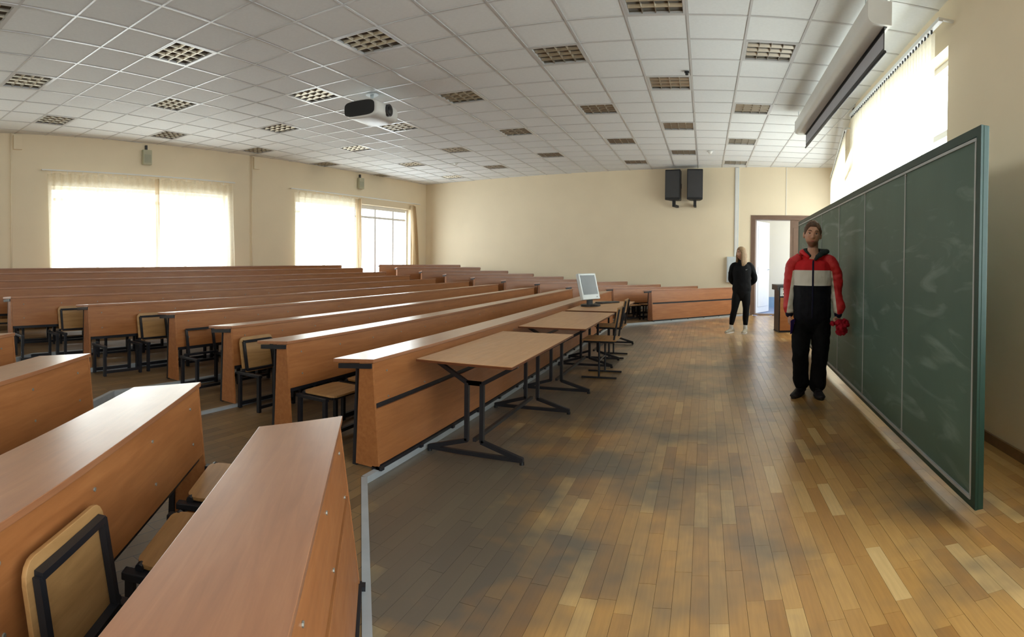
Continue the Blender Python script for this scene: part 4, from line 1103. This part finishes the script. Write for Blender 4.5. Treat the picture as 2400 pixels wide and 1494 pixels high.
M['shoe'] = fabric('dark_leather_shoe', lin(38, 34, 36), 0.5)
M['sole'] = plain('rubber_sole', lin(22, 22, 22), 0.7)
M['hairb'] = plain('brown_hair', lin(92, 66, 46), 0.55, 0, 0.25, 40, 0.9, 160)
M['hairl'] = plain('blond_hair', lin(142, 114, 82), 0.6, 0, 0.25, 60, 0.3, 220)

def jacket_mat():
    """colour-blocked nylon: red yoke, white chest band, navy below (body); the seams are sewn lines in object space"""
    m, nt, b = newmat('colour_block_nylon'); L = nt.links
    tc = nd(nt, 'ShaderNodeTexCoord'); sx = nd(nt, 'ShaderNodeSeparateXYZ'); L.new(tc.outputs['Object'], sx.inputs[0])
    g1 = nd(nt, 'ShaderNodeMath', operation='GREATER_THAN'); g1.inputs[1].default_value = 1.104; L.new(sx.outputs[2], g1.inputs[0])
    g2 = nd(nt, 'ShaderNodeMath', operation='GREATER_THAN'); g2.inputs[1].default_value = 1.256; L.new(sx.outputs[2], g2.inputs[0])
    a = nd(nt, 'ShaderNodeMixRGB'); a.inputs[1].default_value = lin(9, 11, 20); a.inputs[2].default_value = lin(214, 212, 204); L.new(g1.outputs[0], a.inputs[0])
    c = nd(nt, 'ShaderNodeMixRGB'); c.inputs[2].default_value = lin(192, 32, 38); L.new(g2.outputs[0], c.inputs[0]); L.new(a.outputs[0], c.inputs[1])
    L.new(c.outputs[0], b.inputs['Base Color']); b.inputs['Roughness'].default_value = 0.7; b.inputs['Specular IOR Level'].default_value = 0.2
    n2 = nd(nt, 'ShaderNodeTexNoise'); n2.inputs['Scale'].default_value = 16; n2.inputs['Detail'].default_value = 3; L.new(tc.outputs['Object'], n2.inputs['Vector'])
    bp = nd(nt, 'ShaderNodeBump'); bp.inputs['Strength'].default_value = 0.5; bp.inputs['Distance'].default_value = 0.01; L.new(n2.outputs['Fac'], bp.inputs['Height']); L.new(bp.outputs[0], b.inputs['Normal'])
    return m
def sleeve_mat(sgn):
    """red sleeve with a white inner half below the band"""
    m, nt, b = newmat('sleeve_nylon'); L = nt.links
    tc = nd(nt, 'ShaderNodeTexCoord'); sx = nd(nt, 'ShaderNodeSeparateXYZ'); L.new(tc.outputs['Object'], sx.inputs[0])
    ab = nd(nt, 'ShaderNodeMath', operation='MULTIPLY'); ab.inputs[1].default_value = sgn; L.new(sx.outputs[0], ab.inputs[0])
    # split line slopes: x_split grows towards the cuff
    ln = nd(nt, 'ShaderNodeMapRange'); ln.inputs['From Min'].default_value = 1.25; ln.inputs['From Max'].default_value = 0.83; ln.inputs['To Min'].default_value = 0.195; ln.inputs['To Max'].default_value = 0.252; L.new(sx.outputs[2], ln.inputs['Value'])
    lt = nd(nt, 'ShaderNodeMath', operation='LESS_THAN'); L.new(ab.outputs[0], lt.inputs[0]); L.new(ln.outputs[0], lt.inputs[1])
    lz = nd(nt, 'ShaderNodeMath', operation='LESS_THAN'); lz.inputs[1].default_value = 1.25; L.new(sx.outputs[2], lz.inputs[0])
    p = nd(nt, 'ShaderNodeMath', operation='MULTIPLY'); L.new(lt.outputs[0], p.inputs[0]); L.new(lz.outputs[0], p.inputs[1])
    c = nd(nt, 'ShaderNodeMixRGB'); c.inputs[1].default_value = lin(196, 32, 38); c.inputs[2].default_value = lin(210, 208, 198); L.new(p.outputs[0], c.inputs[0])
    L.new(c.outputs[0], b.inputs['Base Color']); b.inputs['Roughness'].default_value = 0.55
    n2 = nd(nt, 'ShaderNodeTexNoise'); n2.inputs['Scale'].default_value = 18; L.new(tc.outputs['Object'], n2.inputs['Vector'])
    bp = nd(nt, 'ShaderNodeBump'); bp.inputs['Strength'].default_value = 0.5; bp.inputs['Distance'].default_value = 0.01; L.new(n2.outputs['Fac'], bp.inputs['Height']); L.new(bp.outputs[0], b.inputs['Normal'])
    return m

# ---- the man: stands before the chalkboard, facing the camera, phone in one hand, red cloth in the other
man = thing('person', 'person in red, white and navy hooded jacket standing before the chalkboard, red cloth in hand', 'person', (1.065, 5.53, 0.0), -0.194)
HCn, HS = (-0.005, -0.015, 1.605), 1.06
Rh = Matrix.Rotation(math.radians(4), 3, 'Z') @ Matrix.Rotation(math.radians(3), 3, 'Y')
bm_ = MB()
head_mesh(bm_, HCn, HS, Rh)
for s in (-1, 1): bm_.ell(Vector(HCn) + Rh @ Vector((s * 0.079 * HS, 0.012, -0.004)), (0.011, 0.02, 0.034), Rh)
limb(bm_, *smoothed([(0, 0.02, 1.56), (0, 0.016, 1.47), (0, 0.018, 1.41), (0, 0.02, 1.365), (0, 0.025, 1.33)], [(0.054, 0.056), (0.054, 0.056), (0.066, 0.064), (0.1, 0.082), (0.12, 0.085)]))
limb(bm_, *smoothed([(0, 0.02, 1.29), (0, 0.015, 1.2), (0, 0.01, 1.0), (0, 0.01, 0.86)], [(0.12, 0.08), (0.15, 0.095), (0.13, 0.09), (0.13, 0.095)]))
AR = {-1: [(-0.175, 0.025, 1.315), (-0.225, 0.035, 1.09), (-0.225, 0.0, 0.83)], 1: [(0.175, 0.025, 1.315), (0.245, 0.035, 1.09), (0.262, -0.01, 0.83)]}
LG = {-1: [(-0.085, 0.01, 0.8), (-0.105, -0.005, 0.45), (-0.10, 0.05, 0.075)], 1: [(0.085, 0.01, 0.8), (0.085, 0.018, 0.45), (0.066, 0.012, 0.075)]}
for s in (-1, 1):
    limb(bm_, *smoothed(AR[s], [0.046, 0.036, 0.027])); limb(bm_, *smoothed(LG[s], [0.07, 0.05, 0.034]))
w1, w2 = Vector(AR[-1][2]), Vector(AR[1][2])
hand(bm_, w1 + Vector((0, 0, -0.02)), (0.03, -0.12, -1), (0.25, -1, 0), 0.98, 0.6, Vector((1, 0.2, 0)))
hand(bm_, w2 + Vector((0, 0, -0.02)), (-0.1, -0.25, -1), (-0.9, -0.6, 0), 0.98, 1.0, Vector((0.5, -1, 0)))
solid('body', bm_, 0.0044, skin_mat('skin_man', lin(196, 148, 122), (1.485, 1.548, 0)), man, 1, 0.4)
eyes(man, HCn, HS, Rh, M['iris']); mouth(man, HCn, HS, Rh)
def line_m(ax): return 0.66 - 0.0 * ax if ax < 0.55 else (0.66 - (ax - 0.55) * 0.95 if ax < 1.25 else (0.0 if ax < 1.75 else -0.25 - 0.2 * (ax - 1.75)))
hm = MB(); hair_cap(hm, HCn, HS, Rh, line_m, lambda ax, u: 0.004 + 0.02 * min(1, u * 3.0) * (1.2 if ax < 1.0 else 0.62) * (1 + 0.25 * math.cos(ax) * (1 - u)), wob=0.01)
ob('hair', hm, M['hairb'], man, smooth=True)
# trousers
tm = MB()
limb(tm, *smoothed([(0, 0.01, 0.86), (0, 0.012, 0.80), (0, 0.015, 0.74)], [(0.14, 0.1), (0.155, 0.112), (0.165, 0.12)]), 24)
limb(tm, *smoothed([(-0.085, 0.012, 0.76), (-0.1, 0.005, 0.64), (-0.108, -0.012, 0.45), (-0.105, 0.02, 0.24), (-0.098, 0.045, 0.125)], [(0.092, 0.11), (0.094, 0.106), (0.084, 0.09), (0.077, 0.08), (0.078, 0.088)]), 24)
limb(tm, *smoothed([(0.088, 0.012, 0.76), (0.092, 0.015, 0.64), (0.088, 0.015, 0.45), (0.076, 0.02, 0.24), (0.068, 0.015, 0.11)], [(0.092, 0.11), (0.094, 0.106), (0.084, 0.09), (0.077, 0.08), (0.082, 0.092)]), 24)
solid('trousers', tm, 0.008, M['trous'], man, 3, 0.5, 0.011, 9)
# jacket body
jm = MB()
J = [(0, 0.015, 0.775), (0, 0.012, 0.79), (0, 0.005, 0.88), (0, 0.005, 1.0), (0, 0.008, 1.1), (0, 0.014, 1.2), (0, 0.02, 1.29), (0, 0.028, 1.33), (0, 0.032, 1.352)]
JR = [(0.178, 0.13), (0.184, 0.138), (0.192, 0.148), (0.185, 0.142), (0.185, 0.14), (0.192, 0.14), (0.192, 0.13), (0.165, 0.106), (0.12, 0.085)]
limb(jm, *smoothed(J, JR), 28)
solid('jacket', jm, 0.007, jacket_mat(), man, 2, 0.5, 0.010, 8)
for s in (-1, 1):
    sm_ = MB(); A = AR[s]
    P = [(s * 0.145, 0.022, 1.365), (s * 0.195, 0.024, 1.32), A[1] and (A[1][0] * 0.965, A[1][1], 1.2), A[1], (A[1][0] * 1.0 + A[2][0] * 0.0, A[2][1] + 0.02, 0.98), (A[2][0] * 1.015, A[2][1] + 0.005, 0.9), (A[2][0] * 1.0, A[2][1], 0.858)]
    limb(sm_, *smoothed(P, [(0.05, 0.055), (0.064, 0.066), (0.063, 0.064), (0.058, 0.06), (0.058, 0.058), (0.062, 0.06), (0.05, 0.05)]), 20)
    solid('sleeve', sm_, 0.0065, sleeve_mat(s), man, 2, 0.5, 0.011, 12)
    cz = Vector(A[2]); cf = MB(); limb(cf, [cz + Vector((0, 0, 0.03)), cz, cz + Vector((0, 0, -0.012))], [0.042, 0.041, 0.04], 20)
    ob('cuff', cf, M['navyk'], man, smooth=True)
ob('zip', MB().tube([(0.006, -0.135, 0.79), (0.006, -0.147, 0.9), (0.006, -0.141, 1.02), (0.006, -0.139, 1.12), (0.006, -0.133, 1.22), (0.006, -0.12, 1.31), (0.008, -0.1, 1.352)], 0.009, 8), M['navyk'], man, smooth=True)
# hood lying open round the neck
def hood_ring(rad_in, z, yoff, thick, tilt, spread):
    pts = []
    for q in range(25):
        a = math.radians(-62 + 304 * q / 24)      # open at the front
        pts.append(Vector((rad_in * spread * math.cos(a + 0), 0.03 + yoff + rad_in * math.sin(a), z + tilt * math.sin(a))))
    return pts
hd = MB()
pl = []
for q in range(31):
    a = -PI / 2 + 0.55 + (2 * PI - 1.1) * q / 30          # open over the throat
    c, s_ = math.cos(a), math.sin(a); fr_ = max(0.0, -s_)
    pl.append((a, Vector(((0.112 if c > 0 else 0.098) * c * (1 - 0.2 * fr_), 0.035 + 0.1 * s_, 1.425 + 0.012 * s_ - 0.055 * fr_ ** 1.5 + (0.004 if c > 0 else 0.012)))))
limb(hd, [p for a, p in pl], [(0.03 * (0.45 + 0.55 * max(0.0, min(1.0, (1 + math.sin(a)) / 1.0))), 0.026) for a, p in pl], 12)
limb(hd, [(-0.11, 0.08, 1.43), (0.0, 0.15, 1.40), (0.12, 0.085, 1.42)], [0.03, 0.05, 0.035], 12)
solid('hood', hd, 0.0065, M['red'], man, 3, 0.5, 0.006, 14)
hl = MB()
pl2 = [Vector((p.x * 0.84 + 0.003, 0.03 + (p.y - 0.03) * 0.84 - 0.004, p.z + 0.014)) for a, p in pl]
limb(hl, pl2, [(0.02, 0.022)] * len(pl2), 12)
limb(hl, [(0.028, -0.085, 1.365), (0.07, -0.062, 1.41), (0.125, -0.01, 1.44), (0.14, 0.05, 1.445), (0.09, 0.11, 1.45)], [(0.014, 0.016), (0.026, 0.026), (0.03, 0.026), (0.03, 0.024), (0.02, 0.02)], 12)
solid('hood_lining', hl, 0.0065, M['hood'], man, 3, 0.5, 0.005, 14)
def shoe(mb_u, mb_s, a, ang, L=0.27, w=0.046, pitch=0):
    a = Vector(a); R = Matrix.Rotation(ang, 3, 'Z') @ Matrix.Rotation(pitch, 3, 'X')
    rg = []
    for f, ww, h in ((0.09, 0.55, 0.06), (0.085, 0.8, 0.085), (0.05, 1.0, 0.115), (0.0, 0.98, 0.12), (-0.05, 0.98, 0.088), (-0.1, 1.08, 0.066), (-0.15, 1.08, 0.054), (-0.18, 0.85, 0.044), (-0.193, 0.5, 0.034)):
        f *= L / 0.27; rr = []
        for k in range(16):
            t = 2 * PI * k / 16; x = w * ww * math.cos(t); z = h * 0.5 + h * 0.5 * math.sin(t); z = max(z, 0.018)
            if math.sin(t) > 0: x *= 1 - 0.35 * math.sin(t)
            rr.append(a + R @ Vector((x, f, z)))
        rg.append(rr)
    mb_u.rings(rg)
    rs = []
    for z in (0.0, 0.024):
        rs.append([a + R @ Vector((w * 1.1 * (1 if abs(q) < 2 else 1) * math.cos(2 * PI * k / 24) * (1.0 if math.sin(2 * PI * k / 24) < 0 else 0.85), -0.05 * L / 0.27 + 0.148 * L / 0.27 * math.sin(2 * PI * k / 24), z)) for k in range(24) for q in (0,)])
    mb_s.rings(rs)
for a, ang, L in (((-0.108, 0.05, 0.0), 0.32, 0.29), ((0.068, 0.0, 0.0), -0.2, 0.28)):
    u, s = MB(), MB(); shoe(u, s, a, -ang, L)
    so = solid('shoe', u, 0.006, M['shoe'], man, 1, 0.4); ob('sole', s, M['sole'], so)
    a = Vector(a)
    for q in range(3): ob('lace', MB().tube([a + Vector((x * 0.022, -0.055 - q * 0.02, 0.1 - q * 0.011)) for x in (-1, 0, 1)], 0.003, 6), M['sole'], so)

# what he holds: phone and red cloth (top-level things)
ph = tag(ob('phone', MB().cbox((0, 0, 0), (0.008, 0.072, 0.15)), plain('phone_violet', lin(60, 46, 110), 0.15), None, bevel=0.006), 'dark violet phone held low in the standing person\'s hand', 'phone')
mw = Matrix.Translation((1.065, 5.53, 0)) @ Matrix.Rotation(-0.194, 4, 'Z')
pw = mw @ Vector((-0.187, -0.062, 0.70)); ph.location = pw; ph.rotation_euler = (math.radians(18), math.radians(14), -0.194 + math.radians(-32))
ct = MB()
rnd = random.Random(4)
for q in range(14):
    c = Vector((0.298 + rnd.uniform(-0.045, 0.035), -0.085 + rnd.uniform(-0.05, 0.04), 0.695 + rnd.uniform(-0.055, 0.05)))
    ct.ell(c, (rnd.uniform(0.025, 0.036), rnd.uniform(0.025, 0.04), rnd.uniform(0.025, 0.042)), Matrix.Rotation(rnd.uniform(0, 3), 3, 'Y'))
ct.ell((0.255, -0.07, 0.725), (0.045, 0.018, 0.016)); ct.ell((0.205, -0.075, 0.735), (0.022, 0.018, 0.02)); ct.ell((0.24, -0.07, 0.73), (0.03, 0.014, 0.014))
rc = solid('red_cloth', ct, 0.006, fabric('red_cloth', lin(150, 20, 38), 0.9), None, 1, 0.5, 0.02, 30)
rc.matrix_world = mw
tag(rc, 'crumpled red cloth bunched in the standing person\'s hand', 'cloth')

# ---- the woman: black sweatshirt and leggings, hands behind her back, walking by the door and looking aside
WX, WY = 0.69, 10.53
wom = thing('person', 'person with blond shoulder-length hair in black sweatshirt and leggings walking near the door', 'person', (WX, WY, 0.0), -0.065)
HCw, HSw = (-0.02, -0.02, 1.487), 0.96
Rw = Matrix.Rotation(math.radians(-52), 3, 'Z')
wm = MB(); head_mesh(wm, HCw, HSw, Rw)
for s in (-1, 1): wm.ell(Vector(HCw) + Rw @ Vector((s * 0.074, 0.012, -0.004)), (0.01, 0.018, 0.03), Rw)
limb(wm, *smoothed([(-0.01, 0.01, 1.44), (-0.005, 0.015, 1.36), (0, 0.02, 1.28)], [(0.046, 0.048), (0.046, 0.048), (0.09, 0.07)]))
limb(wm, *smoothed([(0, 0.02, 1.25), (0, 0.01, 1.1), (0, 0.01, 0.95), (0, 0.015, 0.82)], [(0.14, 0.08), (0.14, 0.085), (0.12, 0.08), (0.15, 0.1)]))
WA_ = {-1: [(-0.16, 0.03, 1.25), (-0.205, 0.1, 1.03), (-0.08, 0.16, 0.87)], 1: [(0.165, 0.03, 1.25), (0.235, 0.1, 1.03), (0.09, 0.16, 0.86)]}
WL = {-1: [(-0.08, 0.015, 0.8), (-0.13, -0.01, 0.45), (-0.19, 0.02, 0.085)], 1: [(0.08, 0.015, 0.8), (0.085, 0.0, 0.45), (0.075, 0.01, 0.075)]}
for s in (-1, 1):
    limb(wm, *smoothed(WA_[s], [0.04, 0.032, 0.024])); limb(wm, *smoothed(WL[s], [0.06, 0.035, 0.028]))
    a = Vector(WL[s][2]); limb(wm, [a, a + Vector((0, 0, -0.02)), a + Vector((-0.01, -0.03, -0.03))], [0.026, 0.024, 0.02])
hand(wm, Vector(WA_[-1][2]) + Vector((0.02, 0.0, -0.005)), (1, 0.0, -0.35), (0, 0.3, 1), 0.88, 0.5, Vector((0, -1, 0)))
hand(wm, Vector(WA_[1][2]) + Vector((-0.02, 0.03, -0.005)), (-1, 0.0, -0.35), (0, 0.3, 1), 0.88, 0.5, Vector((0, -1, 0)))
solid('body', wm, 0.0062, skin_mat('skin_woman', lin(206, 160, 136)), wom, 2, 0.4)
eyes(wom, HCw, HSw, Rw, M['iris']); mouth(wom, HCw, HSw, Rw)
def line_w(ax): return 0.62 if ax < 0.4 else (0.62 - (ax - 0.4) * 0.8 if ax < 1.2 else -0.2)
hw_ = MB(); hair_cap(hw_, HCw, HSw, Rw, line_w, lambda ax, u: 0.008 + 0.016 * min(1, u * 2.2), wob=0.004, seed=3)
# long hair falling to the shoulders
def hp(a, r, z, ax=1.0):
    p = Rw @ Vector((r * math.cos(a) * 0.95, r * math.sin(a), 0)); return Vector(HCw) + Vector((p.x, p.y + 0.0, z))
for q in range(15):
    a = math.radians(-22 + 224 * q / 14)
    limb(hw_, *smoothed([hp(a, 0.074, 0.06), hp(a, 0.092, -0.02), hp(a, 0.09, -0.1), hp(a, 0.094, -0.17), hp(a, 0.088, -0.225)], [0.018, 0.022, 0.024, 0.021, 0.01]), 8)
solid('hair', hw_, 0.006, M['hairl'], wom, 2, 0.5, 0.002, 40)
tp_ = MB()
limb(tp_, *smoothed([(0, 0.015, 0.80), (0, 0.012, 0.84), (0, 0.008, 0.93), (0, 0.0, 1.05), (0, 0.0, 1.15), (0, 0.012, 1.24), (0, 0.018, 1.29), (0, 0.02, 1.325)], [(0.175, 0.125), (0.18, 0.128), (0.168, 0.12), (0.165, 0.12), (0.172, 0.122), (0.168, 0.108), (0.125, 0.088), (0.07, 0.07)]), 26)
for s in (-1, 1):
    A = WA_[s]
    limb(tp_, *smoothed([(s * 0.13, 0.02, 1.275), (s * 0.178, 0.035, 1.22), A[1], (A[1][0] * 0.85, 0.14, 0.95), (A[2][0] * 1.05, A[2][1], 0.89)], [0.055, 0.06, 0.058, 0.05, 0.04]), 18)
M['blackk'] = fabric('black_sweatshirt', lin(20, 20, 22), 0.9)
solid('sweatshirt', tp_, 0.008, M['blackk'], wom, 3, 0.5, 0.006, 9)
lgm = MB()
limb(lgm, *smoothed([(0, 0.015, 0.87), (0, 0.02, 0.78), (0, 0.025, 0.72)], [(0.155, 0.115), (0.172, 0.132), (0.155, 0.12)]), 24)
for s in (-1, 1):
    P = WL[s]
    limb(lgm, *smoothed([(s * 0.078, 0.018, 0.78), ((P[0][0] * 0.5 + P[1][0] * 0.5), 0.0, 0.62), (P[1][0], P[1][1], 0.45), (P[1][0] * 0.45 + P[2][0] * 0.55, 0.015, 0.3), (P[2][0] * 0.92 + P[1][0] * 0.08, P[2][1], 0.17)], [(0.088, 0.105), (0.082, 0.092), (0.062, 0.066), (0.058, 0.062), (0.044, 0.046)]), 20)
solid('leggings', lgm, 0.008, fabric('black_leggings', lin(16, 16, 18), 0.85), wom, 3, 0.5, 0.003, 9)
M['sneak'] = fabric('pale_sneaker', lin(176, 166, 148), 0.7); M['sock'] = fabric('white_sock', lin(216, 216, 214), 0.9)
for s, ang in ((-1, 0.65), (1, 0.25)):
    a = Vector(WL[s][2]); u, ss = MB(), MB(); shoe(u, ss, (a.x, a.y, 0.0), -ang if False else -ang, 0.24, 0.042)
    so = solid('sneaker', u, 0.006, M['sneak'], wom, 2, 0.5); ob('sole', ss, M['white'], so)
    sk = MB(); limb(sk, [(a.x, a.y, 0.08), (a.x, a.y, 0.13), (a.x * 0.97, a.y, 0.17)], [0.04, 0.039, 0.04], 16); ob('sock', sk, M['sock'], wom, smooth=True)
# small pale tick-shaped print on the chest
lg = MB(); pts = [(0.062, 0.0), (0.072, -0.008), (0.11, 0.012), (0.075, -0.002)]
ob('chest_logo', MB().add([(x, -0.1265, 1.19 + z) for x, z in pts] + [(x, -0.1225, 1.19 + z) for x, z in pts], [(0, 1, 2, 3), (7, 6, 5, 4), (0, 4, 5, 1), (1, 5, 6, 2), (2, 6, 7, 3), (3, 7, 4, 0)]), M['white'], wom)

if TMP is not None: bpy.data.scenes.remove(TMP)
